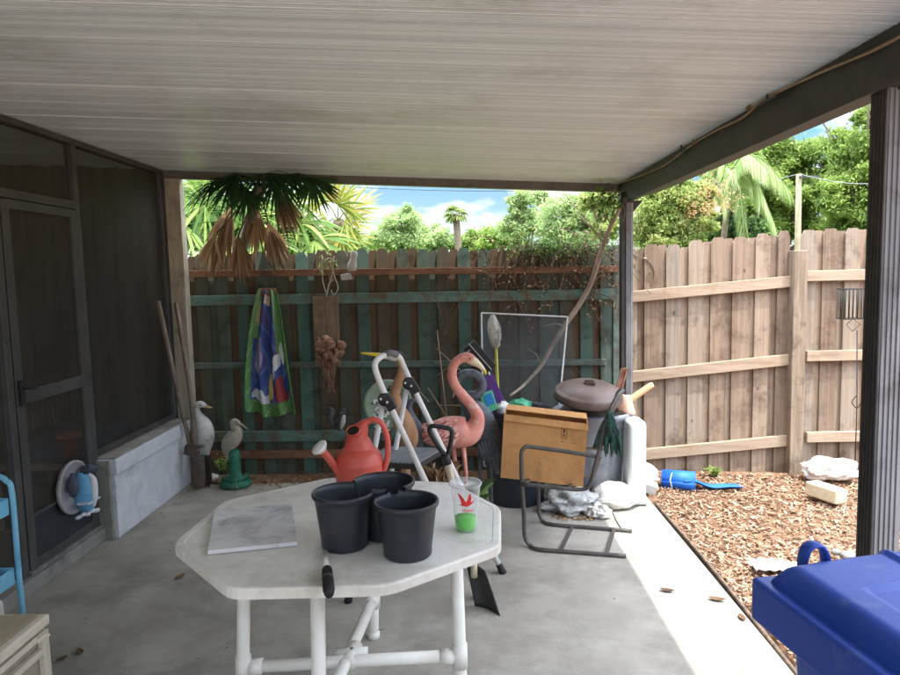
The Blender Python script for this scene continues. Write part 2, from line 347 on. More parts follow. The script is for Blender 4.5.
for q in (P(695, 144, X=1.19), P(722, 130, X=1.19), P(750, 108, X=1.19)):
    for k in range(3):
        a = random.uniform(0, 6.28); dd = Vector((-.2, math.cos(a), math.sin(a)))*.03; s_ = Vector((.4, -math.sin(a), math.cos(a)))*.012
        lf = MB().add([q, q+dd*.5+s_, q+dd, q+dd*.5-s_], [(0, 1, 2, 3)]); DRY.append(lf)
m_dl = mat('dryleaf', (140, 112, 72), (170, 140, 96), rough=.9, trans=.3)
for q in DRY: q.build('dry_leaf', m_dl, cb)

# ------------------------------------------------------------------ screen enclosure on the left
ZF = lambda y: 0
WX = -2.33
enc = thing('screen_enclosure', 'dark screened porch wall with grey frames under the roof at the left', 'screen wall', (WX, 4, 0))
def member(y, z0, z1, w=.045, name='frame_post', x=WX, dx=.05): return MB().box((x, y, (z0+z1)/2), (dx, w, z1-z0)).build(name, m_frame, enc, bevel=.003)
TOP = ZR(WX)-.004
KY0 = 4.10
member(4.085, .08, TOP-.03, .05); member(5.26, .53, TOP-.03, .05); member(5.325, .50, TOP-.03, .07, name='jamb', x=WX+.008); member(3.36, .08, TOP-.03, .05); member(1.2, .0, TOP-.03, .05)
fr = MB().box((WX, 2.2, TOP-.018), (.06, 6.2, .03)); fr.build('top_rail', m_frame, enc)
fr = MB().box((WX+.004, 4.68, .545), (.045, 1.14, .03)); fr.build('bottom_rail', m_frame, enc)
fr = MB().box((WX, 3.72, 2.075), (.052, .68, .045)); fr.build('transom_rail', m_frame, enc)
sp = MB().add([(WX, 4.11, .56), (WX, 5.24, .56), (WX, 5.24, TOP-.03), (WX, 4.11, TOP-.03)], [(0, 1, 2, 3)]); sp.build('screen_panel', m_screen, enc)
sp = MB().add([(WX, 3.385, 2.10), (WX, 4.06, 2.10), (WX, 4.06, TOP-.03), (WX, 3.385, TOP-.03)], [(0, 1, 2, 3)]); sp.build('screen_panel', m_screen, enc)
sp = MB().add([(WX, 1.2, .1), (WX, 3.33, .1), (WX, 3.33, TOP-.03), (WX, 1.2, TOP-.03)], [(0, 1, 2, 3)]); sp.build('screen_panel', m_screen, enc)
# the door
DX = WX+.012
door = MB()
dz0, dz1 = .10, 2.045
for yy, ww in ((3.425, .06), (4.03, .055)): door.box((DX, yy, (dz0+dz1)/2), (.03, ww, dz1-dz0))
door.box((DX, 3.7275, 2.022), (.029, .55, .05)); door.box((DX, 3.7275, 1.02), (.029, .55, .07)); door.box((DX, 3.7275, .385), (.029, .55, .016)); door.box((DX, 3.7275, .125), (.029, .55, .05))
dr = door.build('door', m_frame, enc, bevel=.003)
MB().add([(DX, 3.45, .40), (DX, 4.01, .40), (DX, 4.01, 2.0), (DX, 3.45, 2.0)], [(0, 1, 2, 3)]).build('door_screen', m_screen, dr)
MB().box((DX, 3.7275, .262), (.012, .55, .226)).build('kick_plate', mat('navy_metal', (34, 37, 44), (46, 50, 58), scale=6, rough=.45, dirt=(64, 66, 68), dirt_at=(.62, .9), dirt_scale=9), dr)
hd = MB().box((DX+.022, 3.425, 1.05), (.014, .035, .13)).tube([(DX+.028, 3.43, 1.07), (DX+.06, 3.44, 1.07), (DX+.062, 3.49, 1.065)], .007, 8); hd.build('handle', m_blackrub, dr)
tr = MB().box((WX+.012, 3.73, .092), (.06, .70, .02)); tr.build('threshold', mat('alu_sill', (112, 112, 112), (134, 134, 132), rough=.5, dirt=(80, 78, 74), dirt_scale=8), enc)
# low block wall
lw = thing('low_wall', 'low white painted block wall with a grey ledge under the screen', 'wall', (-2.27, 4.7, 0))
MB().box((-2.275, 4.69, .205), (.15, 1.18, .41)).build('wall_body', m_plaster, lw, bevel=.004)
MB().box((-2.262, 4.69, .459), (.156, 1.19, .10)).build('coping', m_plaster, lw, bevel=.006)
MB().box((-2.275, 4.69, .514), (.165, 1.186, .010)).build('ledge', m_block_end, lw, bevel=.003)
MB().box((-2.285, 4.087, .25), (.12, .024, .50)).build('end_face', m_block_end, lw)
# cream corner post
cpst = MB().box((-2.245, 5.345, 1.205), (.125, .09, 2.40)); tag(cpst.build('corner_post', m_cream, bevel=.004), 'weathered cream wooden post at the back corner beside the painted fence', 'post')
# the room behind the screens
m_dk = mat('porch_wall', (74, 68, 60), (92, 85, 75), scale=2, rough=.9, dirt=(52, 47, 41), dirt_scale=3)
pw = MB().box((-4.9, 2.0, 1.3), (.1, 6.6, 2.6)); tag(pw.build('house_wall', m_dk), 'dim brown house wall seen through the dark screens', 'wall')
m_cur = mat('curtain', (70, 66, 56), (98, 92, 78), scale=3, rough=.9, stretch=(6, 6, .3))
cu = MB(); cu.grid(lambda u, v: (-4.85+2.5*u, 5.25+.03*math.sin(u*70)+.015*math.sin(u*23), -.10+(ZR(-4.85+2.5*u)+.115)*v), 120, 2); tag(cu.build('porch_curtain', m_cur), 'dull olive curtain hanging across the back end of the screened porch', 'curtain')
# porch furniture dimly visible
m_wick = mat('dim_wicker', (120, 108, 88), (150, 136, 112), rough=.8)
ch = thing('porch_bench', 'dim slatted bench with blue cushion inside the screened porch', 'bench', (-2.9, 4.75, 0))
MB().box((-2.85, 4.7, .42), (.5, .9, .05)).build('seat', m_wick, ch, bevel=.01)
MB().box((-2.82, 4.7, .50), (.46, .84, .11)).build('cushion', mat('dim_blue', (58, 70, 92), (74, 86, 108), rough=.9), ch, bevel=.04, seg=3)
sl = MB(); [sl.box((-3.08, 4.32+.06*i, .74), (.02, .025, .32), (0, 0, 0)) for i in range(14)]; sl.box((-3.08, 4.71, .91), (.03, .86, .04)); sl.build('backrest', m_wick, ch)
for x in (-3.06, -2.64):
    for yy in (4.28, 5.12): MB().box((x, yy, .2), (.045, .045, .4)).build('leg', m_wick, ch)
pp = thing('terracotta_pot', 'small terracotta pot with a stem on the porch floor behind the screen', 'pot', (-2.55, 4.22, .0))
MB().lathe([(0, .5), (.055, .5), (.075, .62), (.082, .62), (.082, .65), (.07, .65), (.065, .62), (0, .61)], (-2.55, 4.24, 0), 20).build('vessel', mat('terracotta', (150, 86, 62), (176, 104, 76), rough=.9), pp)
MB().lathe([(0, 0), (.12, 0), (.12, .02), (.02, .04), (.02, .46), (.11, .48), (.11, .498), (0, .498)], (-2.55, 4.24, 0), 20).build('plant_stand', m_blackrub, pp)

# round disc and ornament on the door
dc = Vector((DX+.02, 3.795, .43))
disc = thing('wall_disc', 'round grey disc on the screen door carrying a crumpled blue and white ornament', 'wall ornament', dc)
Mx = Euler((0, R_(90), 0)).to_matrix()
MB().lathe([(0, 0), (.150, 0), (.155, .008), (.155, .022), (.148, .026), (.140, .022), (.135, .014), (0, .012)], dc, 36, Mx).build('plate', mat('grey_disc', (158, 154, 158), (182, 178, 180), rough=.6, dirt=(120, 116, 116), dirt_scale=9), disc)
ob = MB(); ob.loft([(dc.x+.03, dc.y+.02, dc.z-.15, .01, .01), (dc.x+.05, dc.y+.03, dc.z-.12, .06, .035), (dc.x+.06, dc.y+.03, dc.z-.05, .075, .05), (dc.x+.06, dc.y+.035, dc.z+.02, .06, .045), (dc.x+.05, dc.y+.035, dc.z+.07, .03, .03), (dc.x+.04, dc.y+.035, dc.z+.09, .01, .01)], 14, 4, up=(0, 1, 0))
ob.build('blue_body', mat('sky_blue_cloth', (96, 168, 214), (130, 192, 228), scale=12, rough=.7, bump=.5, bscale=18, bdist=.02), disc)
wb = MB(); wb.loft([(dc.x+.11, dc.y+.02, dc.z-.12, .012, .012), (dc.x+.12, dc.y+.02, dc.z-.05, .02, .02), (dc.x+.115, dc.y+.03, dc.z+.03, .018, .02), (dc.x+.09, dc.y+.03, dc.z+.07, .008, .01)], 10, 4, up=(0, 1, 0))
wb.box((dc.x+.085, dc.y+.02, dc.z-.09), (.07, .13, .008))
for k in range(5): wb.ball((dc.x+.06+.01*k, dc.y-.05+.03*k, dc.z-.165+.008*(k % 2)), (.015, .022, .012), jit=.2)
wb.build('white_trim', mat('white_cloth', (206, 208, 212), (226, 228, 230), rough=.8), disc)
nb = MB(); nb.ball((dc.x+.05, dc.y-.07, dc.z+.03), (.03, .025, .07), jit=.15); nb.ball((dc.x+.075, dc.y+.06, dc.z+.085), (.045, .05, .03), jit=.2); nb.ball((dc.x+.05, dc.y+.1, dc.z+.05), (.03, .03, .04), jit=.2)
nb.build('dark_cap', mat('slate', (58, 62, 78), (78, 82, 96), rough=.8), disc)

# ------------------------------------------------------------------ fences
m_teal = mat('teal_pickets', (72, 64, 54), (98, 88, 74), scale=7, rough=.9, spec=.2, stretch=(3, 3, .35), bump=.4, bscale=24, bdist=.006,
   rnd=[(0, (112, 88, 68)), (.3, (98, 84, 68)), (.42, (92, 92, 80)), (.6, (82, 116, 108)), (.78, (96, 96, 84)), (1, (86, 136, 130))], rnd_amt=.66, dirt=(52, 44, 36), dirt_at=(.5, .8), dirt_scale=5)
m_tealrail = mat('teal_rail', (80, 116, 108), (104, 134, 124), scale=6, rough=.85, stretch=(.4, 3, 3), bump=.3, bscale=24, dirt=(104, 80, 62), dirt_at=(.44, .62), dirt_scale=8)
m_brownrail = mat('brown_rail', (116, 82, 60), (142, 104, 78), scale=6, rough=.85, stretch=(.4, 3, 3), bump=.3, bscale=24, dirt=(70, 56, 44), dirt_at=(.5, .75), dirt_scale=6)
m_dullrail = mat('dull_rail', (92, 90, 78), (96, 118, 110), scale=6, rough=.85, stretch=(.4, 3, 3), bump=.3, bscale=24, dirt=(60, 52, 44), dirt_scale=6)
m_nat = mat('natural_pickets', (108, 92, 78), (164, 148, 132), scale=13, rough=.9, spec=.15, stretch=(4, 4, .12), bump=.45, bscale=26, bdist=.005, bstretch=(3, 3, .25),
   rnd=[(0, (92, 68, 52)), (.02, (92, 68, 52)), (.03, (116, 96, 80)), (.4, (154, 132, 110)), (.7, (166, 148, 128)), (1, (142, 132, 120))], rnd_amt=.6, dirt=(92, 74, 62), dirt_at=(.50, .70), dirt_scale=3.2)
m_natpost = mat('post_wood', (120, 104, 88), (152, 134, 114), scale=12, rough=.9, stretch=(4, 4, .22), bump=.5, bscale=26, bdist=.005, bstretch=(4, 4, .25), dirt=(92, 78, 66), dirt_at=(.52, .7), dirt_scale=5)
m_natrail = mat('natural_rail', (150, 130, 108), (174, 154, 132), scale=5, rough=.85, stretch=(.3, 4, 4), bump=.3, bscale=24, dirt=(150, 120, 92), dirt_at=(.55, .75), dirt_scale=7)
def dog(x0, x1, y0, z0, z1, t=.016, tilt=0):
    c = (x1-x0)*.22; return [(x0, y0, z0), (x1, y0, z0), (x1+tilt, y0, z1-.045), (x1-c+tilt, y0, z1), (x0+c+tilt, y0, z1), (x0+tilt, y0, z1-.045)]
FY = 5.545
fb = thing('painted_fence', 'shadowed wooden fence with patchy teal and brown paint behind the clutter', 'fence', (-.5, FY, 0))
pk = MB(); x = -2.36; i = 0
while x < 1.26:
    zt = 1.835 + random.uniform(-.012, .012) - .004*(x+2.3)
    wd = .1+random.uniform(-.004, .006)
    pk.prism(dog(x, x+wd, FY, -.05, zt), (0, .016, 0), random.uniform(.30, 1)); 
    x1 = x+wd+.002
    pk.prism(dog(x1-.012, x1+.078, FY+.02, -.05, zt-.01+random.uniform(-.012, .012)), (0, .016, 0), random.uniform(0, .33) if random.random() < .8 else .5)
    for kn in range(random.choice((0, 0, 1, 2))):
        kx, kz, kr = x+wd*random.uniform(.25, .75), random.uniform(.15, zt-.12), random.uniform(.007, .013)
        pk.add([(kx+kr*math.cos(q*.785), FY-.0008, kz+kr*1.5*math.sin(q*.785)) for q in range(8)], [tuple(range(8))[::-1]], .02)
    x += .166; i += 1
pk.build('picket_panel', m_teal, fb)
def rail(px0, y0, px1, y1, h, m, t=.038, xa=None, xb=None):
    a = P(px0, y0, Y=FY-.02); b = P(px1, y1, Y=FY-.02); MB().bar(a, b, t, h, up=(0, 0, 1)).build('rail', m, fb, bevel=.004)
rail(178, 274, 618, 269, .055, m_brownrail); rail(178, 301, 614, 294, .085, m_tealrail); rail(180, 366, 606, 362, .05, m_dullrail); rail(180, 437, 560, 433, .09, m_tealrail); rail(180, 455, 560, 451, .07, m_brownrail)
# planted ledge post behind far metal post
MB().box((1.27, FY+.03, .9), (.09, .09, 1.84)).build('post', m_dullrail, fb, bevel=.004)

fn = thing('cedar_fence', 'sunlit bare wooden fence with climbing rails beside the mulch bed', 'fence', (2.6, FY, 0))
FN = 5.53
def nat_panel(xa, xb, za, zb, seed, parent):
    random.seed(seed); pk = MB(); x = xa
    while x < xb-.02:
        u = (x-xa)/(xb-xa); zt = za+(zb-za)*u+random.uniform(-.012, .012)
        wd = min(.118+random.uniform(-.006, .008), xb-x)
        pk.prism(dog(x, x+wd, FN, -.10, zt, tilt=random.uniform(-.004, .004)), (0, .016, 0), random.random())
        if x+wd+.05 < xb: pk.prism(dog(x+wd-.012, x+wd+.078, FN+.021, -.10, zt-.008+random.uniform(-.015, .01)), (0, .016, 0), random.uniform(0, .5))
        for kn in range(random.choice((0, 1, 1, 2))):
            kx, kz, kr = x+wd*random.uniform(.25, .75), random.uniform(.15, zt-.12), random.uniform(.007, .014); kd = min(kr, wd*.2)
            pk.add([(kx+kd*math.cos(q*.785), FN-.0008, kz+kd*1.5*math.sin(q*.785)) for q in range(8)], [tuple(range(8))[::-1]], 0)
        x += .178
    pk.build('picket_panel', m_nat, parent)
nat_panel(1.30, 2.64, 1.795, 1.90, 3, fn); nat_panel(2.73, 4.9, 1.90, 1.93, 5, fn)
def nrail(a, b, h=.085):
    MB().bar(a, b, .038, h).build('rail', m_natrail, fn, bevel=.004)
YR = FN-.02
for a, b in (((629, 297), (794, 281)), ((629, 377), (792, 359)), ((636, 455), (790, 440))):
    nrail(P(*a, Y=YR), P(*b, Y=YR), .09)
for yy in (276, 356, 437): 
    a = P(806, yy, Y=YR); nrail(a, Vector((4.9, YR, a.z+.0)), .085)
pp_ = MB().box((2.685, FN-.05, .82), (.105, .10, 1.84)); pp_.build('post', m_natpost, fn, bevel=.006)
# ------------------------------------------------------------------ vegetation
def leafmat(name, cols, tr=.35, rough=.6):
    k = len(cols); return mat(name, cols[0], cols[-1], rough=rough, spec=.3, rnd=[(i/(k-1), c) for i, c in enumerate(cols)], rnd_amt=.93, trans=tr)
m_bark = mat('bark', (92, 80, 66), (124, 110, 92), scale=14, rough=.95, bump=.6, bscale=30, stretch=(3, 3, 1))
def crown(parent, blobs, n, leaf, m, seed=1, clump=.34, per=16, flat=.8, name='crown'):
    """blobs: (centre, (rx,ry,rz)); leaves in clumps through the volume, denser towards the outside"""
    g = np.random.default_rng(seed); C_ = []; S = []; T = []
    vol = np.array([b[1][0]*b[1][2] for b in blobs]); vol = vol/vol.sum()
    for (c, r), q in zip(blobs, vol):
        k = max(per, int(per*1.6)); nn = int(n*q); d = g.normal(size=(k, 3)); d /= np.linalg.norm(d, axis=1)[:, None]
        rad = g.uniform(.35, 1.02, k)[:, None]; cc = np.array(c)+d*rad*np.array(r); cr_ = np.mean(r)*clump*g.uniform(.55, 1.25, k); ct = g.uniform(-.28, .28, k)
        idx = g.integers(0, k, nn); o = g.normal(size=(nn, 3))*.55; o[:, 2] *= flat
        C_.append(cc[idx]+o*cr_[idx][:, None]); T.append(ct[idx])
    c = np.concatenate(C_); t = np.concatenate(T); N = len(c)
    a = g.normal(size=(N, 3)); a /= np.linalg.norm(a, axis=1)[:, None]; b = np.cross(a, g.normal(size=(N, 3))); b /= np.linalg.norm(b, axis=1)[:, None]
    s = leaf*g.uniform(.6, 1.35, N)[:, None]; a = a*s; b = b*s*.42
    V = np.stack([c-a, c+b, c+a, c-b], 1).reshape(-1, 3)
    return raw(name, V, np.arange(4*N).reshape(-1, 4), m, parent, rnd=np.clip(.5+t+g.normal(size=N)*.17, 0, 1))
def trunk(parent, base, tops, r=.12, seed=1):
    random.seed(seed); t = MB(); base = Vector(base); j = base+(sum((Vector(q) for q in tops), Vector())/len(tops)-base)*.45
    t.tube(catmull([(*base, r), (*(base.lerp(j, .5)+Vector((.05, 0, 0))), r*.8), (*j, r*.7)], 4), [q[3] for q in catmull([(*base, r), (*base.lerp(j, .5), r*.8), (*j, r*.7)], 4)], 8)
    for q in tops:
        q = Vector(q); m_ = j.lerp(q, .5)+Vector((random.uniform(-.1, .1), random.uniform(-.1, .1), .1)); pts = catmull([(*j, r*.55), (*m_, r*.3), (*q, r*.1)], 4)
        t.tube(pts, [p[3] for p in pts], 6)
        for k in range(3):
            e = q+Vector([random.uniform(-1, 1) for _ in range(3)])*(q-j).length*.35; t.tube([m_, m_.lerp(e, .5), e], [r*.2, r*.12, r*.05], 5)
    t.build('trunk', m_bark, parent)
def tree(name, label, cat, px, Y, n, leaf, m, seed, group=None, r=.12, **k):
    """px: blobs measured on the photo (x, y, rx, ry) with an optional depth offset"""
    bl = []
    for q in px:
        yy = Y+(q[4] if len(q) > 4 else 0); c = P(q[0], q[1], Y=yy); s = yy/FPX
        bl.append((tuple(c), (q[2]*s, (q[2]+q[3])/2*s, q[3]*s)))
    cx = sum(b[0][0] for b in bl)/len(bl); root = thing(name, label, cat, (cx, Y, -.05), group)
    crown(root, bl, n, leaf, m, seed, **k); trunk(root, (cx, Y, -.05), [b[0] for b in bl], r, seed)
    return root
g_fresh = leafmat('leaf_fresh', [(74, 98, 48), (116, 142, 68), (152, 176, 90), (184, 202, 120)], .5)
g_dark = leafmat('leaf_dark', [(48, 72, 40), (72, 102, 54), (104, 136, 70), (138, 166, 92)])
g_yel = leafmat('leaf_yellow', [(98, 124, 62), (142, 164, 88), (182, 194, 118), (212, 210, 152)], .5)
g_pale = leafmat('leaf_pale', [(122, 146, 98), (148, 172, 114), (174, 194, 132), (196, 210, 154)], .5)
g_red = leafmat('leaf_red', [(176, 128, 92), (198, 152, 112), (208, 176, 132)])
TG = 'trees beyond the fence'
tree('distant_tree', 'small round pale green tree left of the lone cabbage palm', 'tree', [(402, 224, 24, 20), (392, 240, 26, 14), (413, 238, 20, 14)], 42, 16000, .11, g_pale, 11, TG)
tree('distant_tree', 'low pale tree between the round tree and the cabbage palm', 'tree', [(436, 236, 16, 13), (428, 244, 14, 10)], 48, 7000, .12, g_pale, 12, TG)
tree('distant_tree', 'broad low green trees just behind the fence top under the clouds', 'tree', [(478, 240, 22, 12), (505, 240, 20, 13), (458, 244, 18, 9), (368, 244, 20, 9), (350, 240, 16, 10)], 50, 22000, .13, g_fresh, 13, TG)
tree('slender_tree', 'tall sparse light green tree right of the cabbage palm', 'tree', [(520, 205, 16, 18), (532, 222, 18, 18), (512, 228, 14, 14), (540, 196, 10, 9)], 26, 11000, .07, g_pale, 14, TG, clump=.3)
tree('broadleaf_tree', 'leafy green tree behind the back fence beside the far metal post', 'tree', [(562, 214, 20, 22), (580, 232, 26, 18), (556, 236, 20, 14), (596, 208, 20, 18)], 17, 18000, .05, g_pale, 15, TG)
tree('flowering_shrub', 'yellow green shrub with reddish twigs beside the far post top', 'shrub', [(606, 222, 16, 18), (612, 198, 15, 12), (590, 200, 12, 12)], 13, 13000, .038, g_yel, 16, TG)
t_ = tree('yellow_shrub', 'tall sunlit yellow green shrub above the bare fence left of the drooping palm', 'shrub', [(655, 205, 24, 30), (680, 190, 24, 24), (648, 232, 24, 18), (690, 222, 24, 24), (668, 240, 30, 12), (700, 196, 14, 18)], 11, 52000, .032, g_yel, 17, TG, r=.07, clump=.27, per=26)
crown(t_, [(tuple(P(712, 190, Y=10.6)), (.2, .3, .25)), (tuple(P(700, 206, Y=10.6)), (.35, .3, .2)), (tuple(P(722, 204, Y=10.8)), (.25, .3, .14))], 480, .026, g_red, 18, name='reddish_leaves', clump=.5)
tree('evergreen_bush', 'dark green bush over the bare fence below the drooping palm', 'bush', [(722, 232, 24, 16), (745, 238, 24, 14), (700, 240, 14, 10)], 12.5, 26000, .045, g_dark, 19, TG)
tree('oak_tree', 'large dense green tree behind the utility pole', 'tree', [(760, 190, 34, 34), (800, 200, 34, 36), (770, 228, 30, 20), (730, 165, 26, 24), (812, 165, 30, 28), (745, 205, 26, 30), (785, 160, 30, 20), (815, 235, 30, 18)], 17, 84000, .05, g_fresh, 20, TG, r=.25, clump=.28, per=24)
tree('oak_tree', 'large dark topped tree rising beside the near post', 'tree', [(860, 150, 30, 28), (845, 190, 30, 34), (880, 200, 34, 40), (895, 150, 26, 40), (850, 228, 30, 20), (900, 110, 26, 30), (866, 118, 15, 10)], 15, 74000, .046, g_fresh, 21, TG, r=.25, clump=.28, per=24)
tree('oak_tree', 'shady green tree far right past the near post', 'tree', [(960, 160, 60, 60), (940, 220, 50, 40)], 14, 30000, .06, g_dark, 22, TG, r=.2)

# palms
def blade(mb, H, d, L_, w, droop, rnd, nrm, k=5, twist=0):
    side = d.cross(nrm).normalized(); pr = None; vs = []; 
    for i in range(k+1):
        s = i/k; p = H+d*(L_*s)+Vector((0, 0, -1))*(droop*L_*s*s)
        ww = w*(.25+1.5*s if s < .5 else 1.0*(1-(s-.5)/.5)**.8)
        vs += [p-side*ww+nrm*ww*.25, p, p+side*ww+nrm*ww*.25]
    mb.add(vs, [(3*i, 3*i+1, 3*i+4, 3*i+3) for i in range(k)]+[(3*i+1, 3*i+2, 3*i+5, 3*i+4) for i in range(k)], rnd)
def fan(mb, H, A, N_, L_, nb=26, arc=110, w=.012, droop=.35, rr=(.2, .9)):
    H, A, N_ = Vector(H), Vector(A).normalized(), Vector(N_); S_ = A.cross(N_).normalized(); N_ = S_.cross(A).normalized()
    for i in range(nb):
        th = R_(-arc+2*arc*(i+random.uniform(-.3, .3))/(nb-1)); d = (A*math.cos(th)+S_*math.sin(th)+N_*random.uniform(-.12, .12)).normalized()
        blade(mb, H, d, L_*(1-.25*abs(th)/R_(arc))*random.uniform(.88, 1.08), w, droop*random.uniform(.5, 1.5), random.uniform(*rr), N_)
def fanpalm(name, label, base, fans, m, dead=None, group=None, tr=.08):
    root = thing(name, label, 'palm', base, group)
    hub = Vector(fans[0][0])*0; 
    for f in fans: hub += Vector(f[0])
    hub /= len(fans); hub.z -= .05; mid_ = Vector((base[0], base[1], hub.z*.62)); tq = catmull([(*base, tr*1.2), (*mid_, tr), (*(mid_.lerp(hub, .55)+Vector((0, .12, .04))), tr*.9), (*hub, tr*.7)], 5)
    MB().tube(tq, [q[3] for q in tq], 10).build('trunk', m_bark, root)
    for f in fans:
        mb = MB(); fan(mb, *f[:3], **f[3]); H = Vector(f[0]); mb.tube([hub, hub.lerp(H, .5)+Vector((0, 0, .03)), H], .006, 5, .3)
        mb.build('frond', f[3].get('m') if False else m, root)
    for f in (dead or []):
        mb = MB(); fan(mb, *f[:3], **f[3]); H = Vector(f[0]); mb.tube([hub, hub.lerp(H, .5), H], .007, 5, .3); mb.build('dead_frond', m_dead, root)
    return root
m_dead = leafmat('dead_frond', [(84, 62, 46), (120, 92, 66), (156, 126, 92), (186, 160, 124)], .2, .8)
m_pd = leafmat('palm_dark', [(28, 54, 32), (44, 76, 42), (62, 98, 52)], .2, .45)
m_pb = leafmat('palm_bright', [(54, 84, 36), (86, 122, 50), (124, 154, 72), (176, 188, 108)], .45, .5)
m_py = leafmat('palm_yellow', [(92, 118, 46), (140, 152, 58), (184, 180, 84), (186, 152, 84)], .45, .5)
random.seed(21)
p0 = P
fr = []
fr.append((P(236, 176, Y=5.12), (-.75, -.25, -.28), (.1, -.3, 1), dict(L_=.42, nb=26, arc=105, w=.012, droop=.35)))
fr.append((P(214, 182, Y=5.16), (-.9, -.1, -.4), (.1, -.4, 1), dict(L_=.30, nb=22, arc=100, w=.012, droop=.4)))
fr.append((P(248, 190, Y=5.2), (-.4, -.2, -.9), (0, -1, 0), dict(L_=.26, nb=20, arc=85, w=.012, droop=.1)))
fr.append((P(262, 174, Y=5.10), (-.1, -.5, -.25), (0, .5, 1), dict(L_=.38, nb=26, arc=120, w=.012, droop=.45)))
fr.append((P(292, 176, Y=5.12), (.85, -.2, -.20), (-.1, -.3, 1), dict(L_=.40, nb=26, arc=105, w=.012, droop=.3)))
fr.append((P(276, 176, Y=5.2), (.3, -.2, -.8), (0, -1, 0), dict(L_=.34, nb=20, arc=75, w=.012, droop=.1)))
fr.append((P(312, 178, Y=5.2), (.3, -.1, -.9), (0, -1, 0), dict(L_=.30, nb=18, arc=70, w=.012, droop=.1)))
fr.append((P(232, 180, Y=5.25), (-.3, -.1, -.9), (0, -1, 0), dict(L_=.28, nb=18, arc=80, w=.012, droop=.1)))
dead = [(P(232, 206, Y=5.46), (-.42, -.1, -1), (0, -1, 0), dict(L_=.44, nb=20, arc=22, w=.016, droop=.35, rr=(.2, 1))),
        (P(238, 236, Y=5.44), (.12, -.1, -1), (0, -1, 0), dict(L_=.38, nb=14, arc=22, w=.014, droop=.1, rr=(.1, .8))),
        (P(256, 204, Y=5.45), (.0, -.1, -1), (0, -1, 0), dict(L_=.42, nb=16, arc=18, w=.015, droop=.1, rr=(.1, .9))),
        (P(268, 222, Y=5.5), (.3, -.1, -1), (0, -1, 0), dict(L_=.42, nb=16, arc=24, w=.015, droop=.1, rr=(.0, .8))),
        (P(276, 186, Y=5.4), (.4, -.1, -1), (0, -1, 0), dict(L_=.45, nb=18, arc=22, w=.016, droop=.1, rr=(.0, .6))),
        (P(214, 236, Y=5.44), (-.2, -.1, -1), (0, -1, 0), dict(L_=.32, nb=14, arc=32, w=.014, droop=.15, rr=(.3, 1)))]
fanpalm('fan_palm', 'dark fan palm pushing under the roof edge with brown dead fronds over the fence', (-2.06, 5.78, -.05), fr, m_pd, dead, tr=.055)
fb_ = []
for (x, y, a, L_, Y) in ((205, 205, (-.4, -.5, .5), .7, 6.6), (185, 225, (-.5, -.4, .1), .6, 6.4), (240, 225, (.2, -.6, .2), .7, 6.5), (275, 215, (.5, -.5, .2), .7, 6.6), (225, 190, (-.1, -.5, .8), .8, 6.8), (260, 240, (.3, -.7, -.2), .6, 6.3), (300, 225, (.6, -.5, .1), .6, 6.7), (195, 188, (-.7, -.3, .6), .7, 6.9), (290, 200, (.4, -.3, .7), .7, 6.9), (315, 240, (.6, -.5, -.1), .5, 6.5), (232, 245, (-.3, -.7, -.3), .55, 6.25)):
    fb_.append((P(x, y, Y=Y), a, (0, -.7, .7), dict(L_=L_, nb=24, arc=125, w=.020, droop=.45, rr=(0, 1))))
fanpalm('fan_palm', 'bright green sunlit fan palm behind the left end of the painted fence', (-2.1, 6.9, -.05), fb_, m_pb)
fy = []
for (x, y, a, L_) in ((338, 205, (.4, -.4, .8), .55), (345, 222, (.9, -.4, .1), .5), (328, 222, (-.3, -.6, .4), .5), (340, 236, (.5, -.6, -.3), .5), (326, 202, (-.2, -.3, .9), .5), (350, 210, (.8, -.2, .5), .5)):
    fy.append((P(x, y, Y=7.0), a, (0, -.7, .7), dict(L_=L_*.9, nb=24, arc=100, w=.014, droop=.15, rr=(0, 1))))
fanpalm('fan_palm', 'yellow spiky fan palm at the right end of the palm clump', (-1.22, 7.1, -.05), fy, m_py)
bk = tree('backing_shrub', 'deep green undergrowth filling the gaps behind the fan palms', 'shrub', [(190, 215, 24, 34), (230, 225, 34, 30), (280, 228, 34, 26), (320, 240, 20, 14)], 8.6, 9000, .075, g_dark, 31, r=.06)
# cabbage palm
cp = thing('cabbage_palm', 'lone cabbage palm with a round crown far beyond the back fence', 'palm', (P(456, 245, Y=40).x, 40, -.05))
c0 = P(456, 214, Y=40); MB().tube([(c0.x, 40, -.05), (c0.x+.1, 40, 3), (c0.x, 40, c0.z)], [.22, .2, .2], 8).build('trunk', m_bark, cp)
random.seed(5); mb = MB()
for i in range(30):
    a = random.uniform(0, 6.28); e = random.uniform(-.5, 1.1); A = Vector((math.cos(a)*math.cos(e), math.sin(a)*math.cos(e), math.sin(e))); fan(mb, c0+A*.35, A, (0, 0, 1), .62, nb=9, arc=75, w=.05, droop=.4)
mb.build('crown', leafmat('palm_far', [(90, 116, 70), (130, 150, 86), (170, 176, 104)]), cp)
